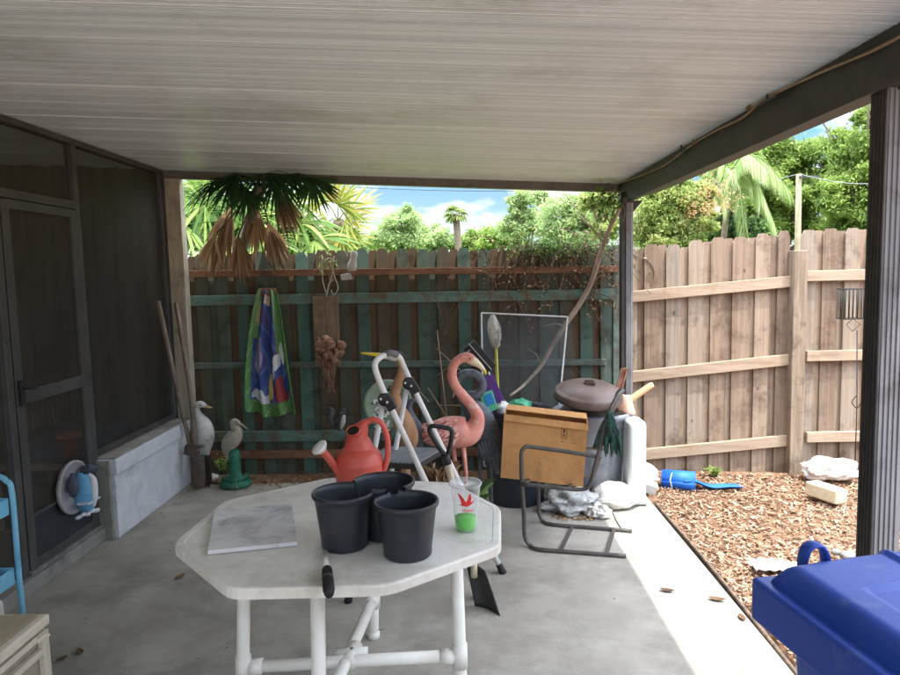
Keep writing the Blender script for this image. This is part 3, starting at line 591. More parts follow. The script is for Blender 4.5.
# drooping feather palm
qp = thing('queen_palm', 'pale drooping feather palm fronds in front of the large green tree', 'palm', (P(735, 240, Y=12).x, 12, -.05))
c0 = P(730, 172, Y=12); MB().tube([(c0.x-.15, 12.3, -.05), (c0.x, 12, c0.z)], [.07, .05], 8).build('trunk', m_bark, qp)
random.seed(9)
m_qp = leafmat('feather', [(104, 136, 70), (138, 164, 92), (172, 188, 126), (206, 214, 170)], .4)
for (x1, y1, ht) in ((775, 225, .45), (762, 200, .5), (720, 205, .3), (790, 190, .4), (700, 185, .35), (745, 240, .5), (715, 160, .3), (768, 170, .3)):
    e = P(x1, y1, Y=12+random.uniform(-.6, .4)); m1 = c0.lerp(e, .45)+Vector((0, 0, ht)); pts = [Vector(q[:3]) for q in catmull([tuple(c0), tuple(m1), tuple(e)], 14)]
    mb = MB(); mb.tube(pts, [.02*(1-i/len(pts))+.004 for i in range(len(pts))], 5, .3)
    for i in range(2, len(pts)):
        for sd in (-1, 1):
            for q in range(2):
                t_ = (pts[i]-pts[i-1]).normalized(); s_ = t_.cross(Vector((0, 0, 1))).normalized()*sd
                blade(mb, pts[i-1].lerp(pts[i], q/2), (t_*.6+s_*.5+Vector((0, 0, -.6))).normalized(), .5*(1-.5*i/len(pts)), .008, .6, random.random(), Vector((0, 0, 1)), 3)
    mb.build('frond', m_qp, qp)
# pole and wires
up = thing('utility_pole', 'slim weathered utility pole with wires beyond the bare fence', 'pole', (P(799, 240, Y=13).x, 13, -.05))
a = P(799, 174, Y=13); MB().tube([(a.x+.02, 13, -.05), tuple(a)], [.065, .05], 10).build('shaft', mat('pole_wood', (128, 120, 96), (152, 142, 116), scale=8, rough=.9), up)
MB().bar(a+Vector((-.02, -.06, -.06)), a+Vector((.38, -.06, -.06)), .03, .03).build('bracket', m_frame, up)
m_wire = mat('wire', (120, 124, 128), (140, 142, 144), rough=.6)
for (x0, y0, x1, y1, Y0, Y1) in ((640, 182, 799, 174, 17, 13), (799, 174, 960, 163, 13, 11)):
    A = P(x0, y0, Y=Y0); B_ = P(x1, y1, Y=Y1); MB().tube([A.lerp(B_, i/12)+Vector((0, 0, -.25*math.sin(math.pi*i/12))) for i in range(13)],   .008, 5).build('wire', m_wire, up)
wr = MB(); A = P(300, 184, Y=30); B_ = P(640, 188, Y=26); wr.tube([A.lerp(B_, i/12)+Vector((0, 0, -.2*math.sin(math.pi*i/12))) for i in range(13)], .012, 5)
tag(wr.build('power_line', m_blackrub), 'thin dark power line crossing the cloudy sky under the back beam', 'wire')

# branch and dry vines over the painted fence
m_br = mat('dry_branch', (138, 122, 106), (168, 152, 134), scale=12, rough=.9, stretch=(2, 2, 1), bump=.4)
bq = [P(626, 196, Y=5.12), P(617, 214, Y=5.10), P(608, 232, Y=5.2), P(598, 262, Y=5.36), P(590, 285, Y=5.42), P(577, 308, Y=5.44), P(564, 326, Y=5.42), P(551, 348, Y=5.4), P(541, 366, Y=5.35), P(524, 385, Y=5.2), P(510, 396, Y=5.05)]
rad = [.012, .014, .016, .020, .021, .022, .021, .018, .017, .012, .009]
bp = catmull([(*q, r) for q, r in zip(bq, rad)], 5)
br = thing('bare_branch', 'long bare grey branch leaning from the far post down across the painted fence', 'branch', (.5, 5.3, 0))
lm = MB().tube(bp, [q[3] for q in bp], 9); 
random.seed(4)
for i in (8, 12, 20, 30, 36, 40):
    q = Vector(bp[i][:3]); e = q+Vector((random.uniform(-.25, .2), random.uniform(-.08, .0), random.uniform(-.05, .22))); lm.tube([q, q.lerp(e, .5)+Vector((.02, 0, .02)), e], [.008, .005, .003], 5)
lm.build('limb', m_br, br)
vn = thing('dry_vine', 'tangled dry vine twigs and green leaves spilling over the painted fence top', 'vine', (.3, 5.5, 1.8))
tw = MB(); random.seed(6); g_ = np.random.default_rng(3)
def walk(q, d, n, st, grav=.0):
    pts = [Vector(q)]; d = Vector(d)
    for i in range(n):
        d = (d+Vector((random.uniform(-.5, .5), random.uniform(-.15, .15), random.uniform(-.5, .5)-grav))).normalized(); nq = pts[-1]+d*st; nq.y = min(max(nq.y, 5.40), 5.525) if nq.z < 1.85 else nq.y; pts.append(nq)
    return pts
ends = []
for i in range(115):
    x = random.choice([random.gauss(525, 26), random.gauss(560, 26), random.gauss(600, 12)]); y = random.uniform(240, 262) if random.random() < .6 else random.uniform(262, 305)
    q = P(x, y, Y=random.uniform(5.44, 5.56)); pts = walk(q, (random.uniform(-1, 1), 0, random.uniform(-1, .3)), random.randint(4, 11), .04, .12); tw.tube(pts, random.uniform(.0016, .004), 4, cap=False); ends += pts[2:]
for (x, y, n_) in ((480, 300, 16), (488, 250, 12), (440, 285, 10), (627, 200, 14), (632, 210, 16), (624, 205, 10), (545, 320, 12), (520, 330, 9), (455, 300, 12)):
    for k in range(2): tw.tube(walk(P(x+random.uniform(-6, 6), y, Y=5.2 if x > 620 else 5.46), (.1, 0, -1), n_, .045, .25), .0025, 4, cap=False)
tw.build('twigs', mat('dry_twig', (88, 70, 56), (122, 100, 82), scale=20, rough=.95), vn)
c_ = []
for i in range(1800):
    x = random.choice([random.gauss(548, 18), random.gauss(580, 22), random.gauss(535, 16)]); q = P(x, random.gauss(248, 5.5), Y=random.uniform(5.46, 5.62)); c_.append(tuple(q))
c_ += [tuple(e) for e in random.sample(ends, 160)]
c = np.array(c_); N = len(c); a = g_.normal(size=(N, 3)); a /= np.linalg.norm(a, axis=1)[:, None]; b = np.cross(a, g_.normal(size=(N, 3))); b /= np.linalg.norm(b, axis=1)[:, None]
s = g_.uniform(.008, .02, N)[:, None]; V = np.stack([c-a*s, c+b*s*.5, c+a*s, c-b*s*.5], 1).reshape(-1, 3)
raw('foliage', V, np.arange(4*N).reshape(-1, 4), g_dark, vn, rnd=g_.uniform(0, 1, N))
dm = MB()
ids = random.sample(ends, 420)
for q in ids:
    a = Vector([random.gauss(0, 1) for _ in range(3)]).normalized()*.016; b = a.orthogonal().normalized()*.007; q = q+Vector((0, random.uniform(-.03, 0), 0)); dm.add([q-a, q+b, q+a, q-b], [(0, 1, 2, 3)])
dm.build('withered_leaves', m_dead, vn)
iv = thing('climbing_vine', 'green vine sprigs hanging at the top of the far metal post', 'vine', P(612, 190, Y=5.1))
tw = MB(); 
for k in range(7): tw.tube(walk(P(618+random.uniform(-4, 4), 192, Y=5.08), (-.5, -.1, -.2), 7, .035), .002, 4, cap=False)
tw.build('stem', m_br, iv)
c = np.array([tuple(P(random.gauss(610, 9), random.gauss(204, 9), Y=random.uniform(5.0, 5.15))) for i in range(130)]); N = len(c)
a = g_.normal(size=(N, 3)); a /= np.linalg.norm(a, axis=1)[:, None]; b = np.cross(a, g_.normal(size=(N, 3))); b /= np.linalg.norm(b, axis=1)[:, None]
s = g_.uniform(.012, .026, N)[:, None]; V = np.stack([c-a*s, c+b*s*.6, c+a*s, c-b*s*.6], 1).reshape(-1, 3)
raw('leaves', V, np.arange(4*N).reshape(-1, 4), g_dark, iv, rnd=g_.uniform(0, 1, N))

# dead leaves along the fence foot
N = 900; k = N
px_ = g_.uniform(-2.15, .9, N); py_ = 5.2+g_.normal(size=N)*.12; pz_ = np.where(py_ < 5.2, .004, -.015)+g_.uniform(.002, .03, N); py_ = np.clip(py_, 4.6, 5.5)
ln = g_.uniform(.02, .07, N); wd = ln*g_.uniform(.2, .5, N); an = g_.uniform(0, 6.28, N); ti = g_.uniform(-.35, .5, N)
ax = np.stack([np.cos(an), np.sin(an), ti], 1)*ln[:, None]/2; bx = np.stack([-np.sin(an), np.cos(an), ti*.5], 1)*wd[:, None]/2; c = np.stack([px_, py_, pz_], 1)
tag(raw('leaf_litter', np.stack([c-ax, c-bx, c+ax, c+bx], 1).reshape(-1, 3), np.arange(4*N).reshape(-1, 4), m_dead, rnd=g_.uniform(0, .7, N)), kind='stuff')
# leaves fallen on the slab and long strappy debris
for i, (x, y, s, lab) in enumerate(((667, 591, .035, 'brown fallen leaf on the sunlit slab, farther from the edging'), (717, 600, .04, 'long brown leaf on the sunlit slab touching the edging'), (742, 618, .03, 'curled leaf beside the edging nearest the blue bin'), (180, 577, .035, 'dark fallen leaf on the shaded slab beside the table'), (80, 652, .03, 'dark leaf on the shaded slab near the storage box'), (62, 659, .025, 'small dark leaf nearest the storage box'))):
    q = P(x, y, Z=.004); mb = MB(); an = random.uniform(0, 3)
    def lf(u, v, q=q, s=s, an=an):
        l_ = (u-.5)*2; w_ = (v-.5)*.9*(1-l_*l_)**.7; return (q.x+s*(l_*math.cos(an)-w_*math.sin(an)), q.y+s*(l_*math.sin(an)+w_*math.cos(an)), .003+s*(.28*l_*l_+.5*abs(w_)))
    mb.grid(lf, 8, 4); tag(mb.build('fallen_leaf', m_dead, solid=.001), lab, 'leaf', 'leaves fallen on the slab')
# small weeds
def weed(name, label, q, h, n, m, spread=.1):
    root = thing(name, label, 'plant', q); mb = MB()
    for i in range(n):
        a = random.uniform(0, 6.28); d = Vector((math.cos(a)*spread/h, math.sin(a)*spread/h, 1)).normalized(); st = Vector(q)+Vector((random.uniform(-.03, .03), random.uniform(-.02, .02), 0)); blade(mb, st, d, h*random.uniform(.6, 1.1), .012, .3, random.random(), Vector((math.cos(a), math.sin(a), .3)), 4)
        for k in range(4):
            q2 = st+d*h*random.uniform(.3, .9); a2 = random.uniform(0, 6.28); blade(mb, q2, Vector((math.cos(a2), math.sin(a2), .5)).normalized(), .05, .010, .3, random.random(), Vector((0, 0, 1)), 3)
    mb.build('leaves', m, root); return root
random.seed(12)
weed('weed', 'small bright green weed in the mulch against the bare fence', P(714, 476, Z=-.05), .10, 14, g_fresh, .09)
weed('weed', 'small green weed at the fence foot between the two bird statues', P(222, 470, Y=5.38)*1, .16, 10, g_fresh, .1)
weed('weed', 'weeds sprouting beside the round black tub under the folding box', P(557, 500, Z=0), .13, 22, g_dark, .12)
# ------------------------------------------------------------------ the table and what stands on it
TZ = .72
m_tab = mat('table_top', (216, 213, 204), (230, 228, 220), scale=3, rough=.45, dirt=(190, 184, 170), dirt_at=(.46, .72), dirt_scale=5.5, bump=.12, bscale=30)
m_pvc = mat('pvc_pipe', (214, 210, 200), (228, 225, 216), scale=9, rough=.38, dirt=(180, 172, 154), dirt_at=(.6, .85), dirt_scale=8)
TC = Vector((-.43, 2.41, 0))
table = thing('octagonal_table', 'white octagonal plastic patio table on pipe legs in the middle of the slab', 'table', TC)
oct_ = []
cor = [P(172, 543, Z=TZ), P(229, 589, Z=TZ), P(388, 585, Z=TZ), P(501, 545, Z=TZ), P(501, 507, Z=TZ), P(453, 482, Z=TZ), P(330, 477, Z=TZ), P(224, 500, Z=TZ)]
mid = sum(cor, Vector())/8
pts = []
for i in range(8):      # rounded corners
    a, b, c = cor[i-1], cor[i], cor[(i+1) % 8]; r = .035
    p1 = b+(a-b).normalized()*r*1.3; p2 = b+(c-b).normalized()*r*1.3
    for t in (0, .25, .5, .75, 1): pts.append(p1*(1-t)**2+b*2*t*(1-t)+p2*t*t)
tt = MB(); n = len(pts)
rings = [(.0, -.034, 1.0), (0, -.008, 1.0), (0, -.002, .994), (0, 0, .985), (0, 0, .95), (0, -.0015, .945)]
vs = []
for (_, dz, s) in rings:
    for p in pts: q = mid+(p-mid)*s; vs.append((q.x, q.y, TZ+dz))
fs = [(i*n+j, i*n+(j+1) % n, (i+1)*n+(j+1) % n, (i+1)*n+j) for i in range(len(rings)-1) for j in range(n)]
fs.append(tuple((len(rings)-1)*n+j for j in range(n)))
tt.add(vs, fs, .5); ins = [mid+(p-mid)*.99 for p in pts]
tt.add([(q.x, q.y, TZ-.033) for q in ins]+[(q.x, q.y, TZ-.016) for q in ins], [tuple(range(n-1, -1, -1))]+[(j, (j+1) % n, n+(j+1) % n, n+j) for j in range(n)], .5)
tt.build('tabletop', m_tab, table)
LT = [Vector((-.80, 2.33, 0)), Vector((-.475, 2.04, 0)), Vector((-.045, 2.42, 0)), Vector((-.40, 2.84, 0))]
LBt = [Vector((-.845, 2.35, 0)), Vector((-.49, 2.03, 0)), Vector((-.035, 2.40, 0)), Vector((-.43, 2.885, 0))]
sz = [.20, .20, .20, .20]; jn = []
for a, b in zip(LT, LBt):
    a = a+Vector((0, 0, TZ-.03)); leg = MB().tube([b, b+Vector((0, 0, .03)), a], .0235, 16); j = b.lerp(a, .28); jn.append(j)
    lo = leg.build('leg', m_pvc, table); d = (a-b).normalized(); MB().tube([j-d*.045, j+d*.045], .0285, 16).build('pipe_fitting', m_pvc, lo); MB().tube([b, b+d*.03], .0275, 16).build('foot_cap', m_pvc, lo)
cx = (jn[0]+jn[2]+jn[1]+jn[3])/4
for a, b in ((jn[0], jn[2]), (jn[1], jn[3])):
    d = (b-a).normalized(); s = MB().tube([a+d*.02, b-d*.02], .0225, 16); so_ = s.build('stretcher', m_pvc, table)
    for p_, q_ in ((a+d*.025, a+d*.07), (b-d*.07, b-d*.025), (cx-d*.06, cx+d*.06)): MB().tube([p_, q_], .0285, 14).build('pipe_fitting', m_pvc, so_)
# wire hook on the back leg
MB().tube([P(373, 631, Y=2.88), P(384, 629, Y=2.86)], .0015, 5).build('wire_pin', m_frame, table)

# tile
m_marb = mat('marble', (196, 195, 195), (222, 221, 221), scale=3.5, rough=.4, dirt=(160, 158, 160), dirt_at=(.50, .64), dirt_scale=4.5)
tl = [P(207.5, 551, Z=TZ+.014), P(297.5, 542, Z=TZ+.014), P(291.5, 503, Z=TZ+.014), P(214, 511, Z=TZ+.014)]
tb = MB().prism([(q.x, q.y, TZ+.001) for q in tl], (0, 0, .014)); tag(tb.build('stone_tile', m_marb, bevel=.0015), 'square grey marble tile lying on the left half of the white table', 'tile')

# three joined pots
PT = [(P(345, 542, Z=TZ), .075, .105, .175), (P(404, 552, Z=TZ), .075, .105, .172), (P(381, 524, Z=TZ), .076, .105, .178)]
PT = [(Vector((-.408, 2.175, TZ)), .077, .100, .186), (Vector((-.193, 2.098, TZ)), .077, .100, .178), (Vector((-.285, 2.265, TZ)), .078, .104, .192)]
pt = thing('joined_planter', 'three joined black plastic pots sharing open rims on the white table', 'planter', PT[2][0])
m_pot = mat('pot_plastic', (33, 36, 44), (42, 45, 53), scale=9, rough=.4, dirt=(84, 80, 76), dirt_at=(.6, .8), dirt_scale=20, bump=.05, bscale=60)
def inside(p, k):
    for i, (c, r0, r1, h) in enumerate(PT):
        if i != k:
            u = max(0, min(1, (p.z-TZ)/h)); r = r0+(r1-r0)*u
            if (Vector((p.x, p.y))-Vector((c.x, c.y))).length < r-.004: return True
    return False
for k, (c, r0, r1, h) in enumerate(PT):
    prof = [(0, .004), (r0-.012, .004), (r0-.004, 0), (r0, .004), (r0+.001, .012)]
    for i in range(1, 13): u = .07+(.83)*i/12; prof.append((r0+(r1-r0)*u-.002, h*u))
    prof += [(r1+.002, h-.016), (r1+.004, h-.012), (r1+.005, h-.004), (r1+.003, h), (r1-.002, h)]
    for i in range(12, -1, -1): u = .04+.92*i/12; prof.append((r0+(r1-r0)*u-.006, h*u))
    prof.append((0, .009))
    mb = MB(); mb.lathe(prof, c, 120); keep = []
    for fi, f in enumerate(mb.f):
        m_ = sum((Vector(mb.v[q]) for q in f), Vector())/len(f)
        if m_.z > TZ+.03 and inside(m_, k): continue
        keep.append(fi)
    mb.f = [mb.f[i] for i in keep]; mb.r = [mb.r[i] for i in keep]; mb.sm = [mb.sm[i] for i in keep]; mb.c = [mb.c[i] for i in keep]
    mb.build('pot', m_pot, pt)
    mb = MB()
    for s in range(4): 
        a = s*math.pi/2+.4; mb.box((c.x+math.cos(a)*(r0-.01), c.y+math.sin(a)*(r0-.01), TZ+.002), (.02, .02, .006))

# cup
cc = Vector((-.004, 2.30, TZ)); cup = thing('drink_cup', 'clear plastic cup with red bird logo and green drink on the table', 'cup', cc)
def glass(name, c, a_, rough=.1):
    m = bpy.data.materials.new(name); m.use_nodes = True; t = NT(m); b = t.n('ShaderNodeBsdfPrincipled'); b.inputs['Base Color'].default_value = lin(c); b.inputs['Roughness'].default_value = rough
    tr = t.n('ShaderNodeBsdfTransparent'); tr.inputs[0].default_value = (.96, .97, .97, 1); lw_ = t.n('ShaderNodeLayerWeight'); lw_.inputs[0].default_value = .35
    mm = t.n('ShaderNodeMath', operation='MULTIPLY_ADD'); mm.inputs[1].default_value = .5; mm.inputs[2].default_value = a_; t.l(lw_, 'Facing', mm, 0)
    ms = t.n('ShaderNodeMixShader'); t.l(mm, 0, ms, 0); t.l(tr, 0, ms, 1); t.l(b, 0, ms, 2); t.l(ms, 0, t.out, 0); return m
m_cup = glass('clear_cup', (232, 234, 236), .10)
r0, r1, H = .037, .0525, .165
rc = lambda z: r0+(r1-r0)*z/H
MB().lathe([(0, .003), (r0-.006, .003), (r0-.003, 0), (r0, .003)]+[(rc(z), z) for z in (.02, .04, .042, .044, .09, .125, .127, .15, .163)], cc, 48).build('cup_body', m_cup, cup)
MB().lathe([(.056, .159), (.057, .163), (.057, .168), (.0545, .172), (.050, .172), (.048, .166), (.03, .166), (.012, .167), (.006, .167)], cc, 48).tube([cc+Vector((.0565*math.cos(a/24*6.2832), .0565*math.sin(a/24*6.2832), .165)) for a in range(25)], .0022, 6).build('cup_lid', m_cup, cup)
MB().lathe([(0, .005), (r0-.004, .005), (rc(.046)-.002, .046), (0, .046)], cc, 40).build('drink', mat('green_drink', (92, 226, 40), (112, 236, 56), rough=.2, trans=.35), cup)
m_red = mat('red_print', (212, 42, 40), (220, 52, 48), rough=.5)
def on_cup(u, z, off=.0012):   # u metres to the right as seen from the front
    a = -math.pi/2+.03+u/rc(z); r = rc(z)+off; return (cc.x+r*math.cos(a), cc.y+r*math.sin(a), cc.z+z)
bird = [(-.025, .122), (-.016, .118), (-.006, .106), (-.001, .097), (.004, .104), (.008, .116), (.011, .122), (.014, .117), (.0155, .104), (.013, .096), (.020, .097), (.026, .104), (.022, .095), (.013, .088), (.003, .083), (-.008, .085), (-.022, .088), (-.012, .090), (-.015, .100), (-.020, .111)]
bm_ = MB(); c0_ = (-.000, .092); k_ = len(bird)
import mathutils.geometry as mg
tri = mg.tessellate_polygon([[Vector((u, z, 0)) for u, z in bird]])
def subdiv(a, b, c, d):
    if d == 0: return [(a, b, c)]
    ab, bc, ca = (a+b)/2, (b+c)/2, (c+a)/2; return subdiv(a, ab, ca, d-1)+subdiv(ab, b, bc, d-1)+subdiv(ca, bc, c, d-1)+subdiv(ab, bc, ca, d-1)
for t_ in tri:
    for q in subdiv(*[Vector(bird[i]) for i in t_], 2): bm_.add([on_cup(v.x*1.2, (v.y-.1)*1.25+.118) for v in q], [(0, 1, 2)], .5)
bm_.build('bird_logo', m_red, cup)
fc = bpy.data.curves.new('txt', 'FONT'); fc.body = 'Wawa'; fc.size = .015; fc.shear = .35; fc.offset = .0002; fc.align_x = 'CENTER'
fo = bpy.data.objects.new('txt', fc); COL.objects.link(fo); dg = bpy.context.evaluated_depsgraph_get(); tm = bpy.data.meshes.new_from_object(fo.evaluated_get(dg))
tx = MB(); tx.add([on_cup(v.co.x+.003, .078+v.co.y*1.1) for v in tm.vertices], [tuple(p.vertices) for p in tm.polygons], .5); bpy.data.objects.remove(fo); bpy.data.meshes.remove(tm)
tx.build('logo_writing', m_red, cup)

# black handled pole on the table edge
pl = thing('pole_handle', 'white rod with a black rubber grip lying over the front table edge', 'handle', P(327, 575, Z=TZ+.015))
A = P(325, 552, Z=TZ+.012); B_ = P(327, 570, Z=TZ+.014); C_ = P(329, 592, Z=TZ+.020)
MB().tube([A, B_], .0085, 12).build('rod', m_white, pl)
d = (C_-B_).normalized(); L_ = (C_-B_).length
g = MB(); g.tube([B_-d*.008, B_, B_+d*L_*.35, B_+d*L_*.4, B_+d*L_*.46, B_+d*L_*.9, B_+d*(L_+.012)], [.010, .0155, .0165, .0135, .0165, .017, .013], 16); g.build('grip', m_blackrub, pl)
MB().tube([B_+d*L_*.39, B_+d*L_*.45], .0172, 16).build('ring', m_frame, pl)

# watering can
wc = Vector((-.452, 2.80, TZ)); can = thing('watering_can', 'coral red plastic watering can with white rose on the table back edge', 'watering can', wc)
m_coral = mat('coral_plastic', (196, 80, 66), (206, 92, 78), scale=6, rough=.42, dirt=(164, 92, 76), dirt_at=(.55, .75), dirt_scale=16)
R0 = .098
MB().lathe([(0, 0), (R0-.008, 0), (R0, .008), (R0+.003, .04), (R0+.002, .10), (R0+.005, .107), (R0+.002, .114), (R0-.003, .135), (R0-.012, .152), (R0-.028, .168), (R0-.05, .178), (0, .184)], wc, 36).build('tank', m_coral, can)
nq = catmull([(*P(359, 450, Y=2.8), .068, .068), (*P(358, 442, Y=2.8), .055, .056), (*P(358, 435, Y=2.8), .044, .045), (*P(361, 429, Y=2.8), .034, .036), (*P(365, 423, Y=2.8), .018, .022), (*P(370, 420.5, Y=2.8), .012, .015)], 5)
MB().tube([a[:3] for a in nq], [(a[3], a[4]) for a in nq], 24, up=(0, 1, 0)).build('neck', m_coral, can)
oc = P(353.5, 431, Y=2.742); Mo = Vector((-.35, -.75, .75)).normalized().to_track_quat('Z', 'Y').to_matrix()
MB().lathe([(.024, -.022), (.031, -.004), (.034, .004), (.031, .008), (.028, .004), (.026, -.004)], oc, 28, Mo, sy=.75).build('filler_rim', m_coral, can)
MB().lathe([(0, .001), (.0285, .003)], oc, 24, Mo, sy=.75).build('opening_shade_disc', m_blackrub, can)  # black disc stands in for the shaded hollow inside the opening
hp = [P(366, 421.5, Y=2.80), P(374, 419.5, Y=2.80), P(382, 424, Y=2.80), P(387, 436, Y=2.80), P(388, 450, Y=2.80), P(386, 464, Y=2.80), P(381, 476, Y=2.80)]
hw = [(.012, .015)]*2+[(.012, .015)]*5; q = catmull([(*a, *b) for a, b in zip(hp, hw)], 5)
MB().tube([a[:3] for a in q], [(a[3], a[4]) for a in q], 12, up=(0, 1, 0)).build('handle', m_coral, can)
arc = catmull([(*P(350, 426, Y=2.8),), (*P(356, 418, Y=2.8),), (*P(364, 420, Y=2.8),)], 4)
sp = catmull([(*P(349, 481, Y=2.78), .030), (*P(341, 474, Y=2.76), .020), (*P(331, 461, Y=2.74), .0165), (*P(322, 450, Y=2.72), .0165)], 5)
MB().tube([a[:3] for a in sp], [a[3] for a in sp], 16).build('spout', m_coral, can)
a, b = P(323, 451, Y=2.72), P(315, 443, Y=2.70); d = (b-a).normalized(); Mq = d.to_track_quat('Z', 'Y').to_matrix()
MB().lathe([(.0, 0), (.017, 0), (.034, .018), (.036, .026), (.033, .03), (0, .034)], a, 28, Mq).build('rose', m_white, can)

# ------------------------------------------------------------------ step ladder
m_lad = mat('ladder_metal', (214, 215, 214), (226, 226, 224), rough=.35, metal=0, dirt=(180, 180, 177), dirt_at=(.6, .85), dirt_scale=9)
lad = thing('step_ladder', 'folding light grey step ladder with black hinges behind the table', 'step ladder', (-.15, 3.4, 0))
F1, F2 = P(480, 598, Z=0), P(503, 573, Z=0)              # near and far front feet
T1, T2 = P(376, 372, Y=3.17), P(400, 365, Y=3.44)
hin1, hin2 = P(387, 399, Y=3.18), P(411, 383, Y=3.45)
K1, K2 = P(377, 359, Y=3.17), P(395, 354, Y=3.42)
rl = [F1, hin1, P(379, 380, Y=3.17), P(375, 367, Y=3.17), P(377, 360, Y=3.19), P(385, 355, Y=3.27), P(394, 354, Y=3.37), P(400, 358, Y=3.43), P(404, 367, Y=3.45), hin2, F2]
q = [F1]+[Vector(a) for a in catmull([tuple(a) for a in rl[1:-1]], 5)]+[F2]
MB().tube(q, .0145, 14).build('front_rail', m_lad, lad)
mt = [P(384, 354.5, Y=3.26), P(390, 353, Y=3.32), P(396, 354.5, Y=3.39)]
MB().tube(mt, .017, 12).build('grip', mat('grey_rubber', (88, 90, 94), (104, 106, 110), rough=.7), lad)
RB1 = P(348, 602, Z=0); RB2 = P(372, 578, Z=0)
for hn, fo_, x_ in ((hin1, RB1, P(376, 438, Y=3.2)), (hin2, RB2, P(398, 431, Y=3.45))):
    a = hn+Vector((-.02, .01, -.01)); MB().tube([a, fo_], .0135, 12).build('rear_leg', m_lad, lad)
for ft in (F1, F2, RB1, RB2):
    top_ = (hin1 if ft in (F1, RB1) else hin2); d = (top_-ft).normalized(); MB().tube([ft, ft+d*.015, ft+d*.06], [.021, .020, .015], 14).build('rubber_foot', m_blackrub, lad)
for hn in (hin1, hin2):
    d = (hn-F1).normalized(); mb = MB(); Mr = Matrix(((1, 0, 0), (0, 1, 0), (0, 0, 1)))
    mb.lathe([(0, -.02), (.030, -.02), (.033, -.016), (.033, .016), (.030, .02), (0, .02)], hn+Vector((-.010, 0, 0)), 20, Euler((R_(90), 0, 0)).to_matrix(), sy=1)
    mb.box(hn+Vector((.012, 0, -.02)), (.045, .038, .07), (0, R_(-28), 0)); h_ = mb.build('hinge', m_black, lad, bevel=.004)
    mb = MB(); 
    for dx, dz in ((-.018, .004), (.012, -.012)): mb.ball(hn+Vector((dx-.01, -.021, dz)), (.006, .003, .006))
    mb.build('rivets', m_white, h_)
def onrail(F_a, h_a, z): u = (z-F_a.z)/(h_a.z-F_a.z); return F_a.lerp(h_a, u)
for z, dp in ((.70, .30), (.36, .20)):
    a, b = onrail(F1, hin1, z), onrail(F2, hin2, z); n_ = Vector((-1, .22, 0)).normalized()
    mb = MB(); mb.add([a+Vector((0, 0, 0)), b, b+n_*dp, a+n_*dp, a+Vector((0, 0, -.028)), b+Vector((0, 0, -.028)), b+n_*dp+Vector((0, 0, -.028)), a+n_*dp+Vector((0, 0, -.028))], [(0, 1, 2, 3), (7, 6, 5, 4), (0, 4, 5, 1), (1, 5, 6, 2), (2, 6, 7, 3), (3, 7, 4, 0)])
    s_ = mb.build('step', m_black, lad, bevel=.003); rb = MB()
    for i in range(16):
        u = (i+.5)/16; p_, q_ = a.lerp(a+n_*dp, u)+Vector((0, 0, .003)), b.lerp(b+n_*dp, u)+Vector((0, 0, .003)); rb.bar(p_, q_, dp/22, .006)
    rb.build('tread', mat('grey_tread', (112, 114, 118), (128, 130, 132), rough=.7), s_)
MB().tube([RB1.lerp(hin1, .3), RB2.lerp(hin2, .3)], .008, 8).build('rear_brace', m_lad, lad)

# shovel with D handle, flat black blade standing on the slab
sh = thing('flat_shovel', 'black D handled shovel with pale shaft and flat blade leaning by the ladder', 'shovel', (.06, 3.1, 0))
b0, b1, b2, b3 = P(476, 607, Z=0), P(500, 617, Z=0), P(485, 571, Y=3.14), P(465, 560, Y=3.18)
b0, b1 = P(475, 606, Z=.0), P(500, 616, Z=.0)
bl = MB()
def bf(u, v):
    lo_ = b0.lerp(b1, u); hi_ = b3.lerp(b2, u); p = lo_.lerp(hi_, v); return p+Vector((.0, .02*math.sin(math.pi*u)+.015*math.sin(math.pi*v), 0))
bl.grid(bf, 10, 10); bl.build('blade', mat('worn_black_steel', (38, 38, 36), (54, 53, 50), rough=.5, dirt=(74, 70, 62), dirt_at=(.6, .85), dirt_scale=10), sh, solid=.004)
st0 = b3.lerp(b2, .45); stt = P(446, 458, Y=3.14)
MB().tube([st0+Vector((0, 0, -.06)), st0, stt], .0165, 12).build('shaft', mat('pale_wood', (186, 172, 146), (208, 194, 168), scale=12, rough=.7, stretch=(3, 3, .5)), sh)
dd = (stt-st0).normalized(); mb = MB(); mb.tube([stt-dd*.03, stt+dd*.02], [.021, .020], 14)
Dp = [P(446, 456, Y=3.14), P(440, 449, Y=3.14), P(433, 438, Y=3.13), P(429.5, 430, Y=3.13), P(432, 426, Y=3.13), P(441, 427, Y=3.13), P(450, 429, Y=3.13), P(452, 433, Y=3.13), P(451, 441, Y=3.13), P(449, 451, Y=3.14), P(446.5, 456, Y=3.14)]
q = catmull([tuple(a) for a in Dp], 4); mb.tube([a for a in q], .0115, 10, up=(0, 1, 0)); mb.build('grip', m_black, sh)

# ------------------------------------------------------------------ birds
m_pink = mat('flamingo_pink', (212, 130, 114), (224, 154, 138), scale=9, rough=.55, dirt=(218, 182, 168), dirt_at=(.54, .66), dirt_scale=22, bump=.6, bscale=55, bdist=.008)
fl = thing('flamingo_statue', 'pink flamingo garden statue with curved neck and pale yellow tipped beak', 'garden statue', (-.02, 3.95, 0))
Yf = 3.95; W = lambda x, y, a, b, dy=0: (*P(x, y, Y=Yf+dy), a, b)
bd = MB(); bd.loft([W(421, 436, .008, .006), W(431, 433, .05, .035), W(445, 431, .085, .072), W(459, 432, .095, .088), W(469, 432, .080, .075), W(475.5, 426, .054, .056), W(477.5, 416, .039, .039), W(472, 406, .033, .033), W(464, 397, .031, .031), W(456, 387, .029, .029), W(452, 376, .028, .028), W(454, 365, .027, .027), W(460, 359, .027, .026), W(467, 357.5, .031, .028), W(473, 360, .027, .027)], 20, 6, up=(0, 1, 0))
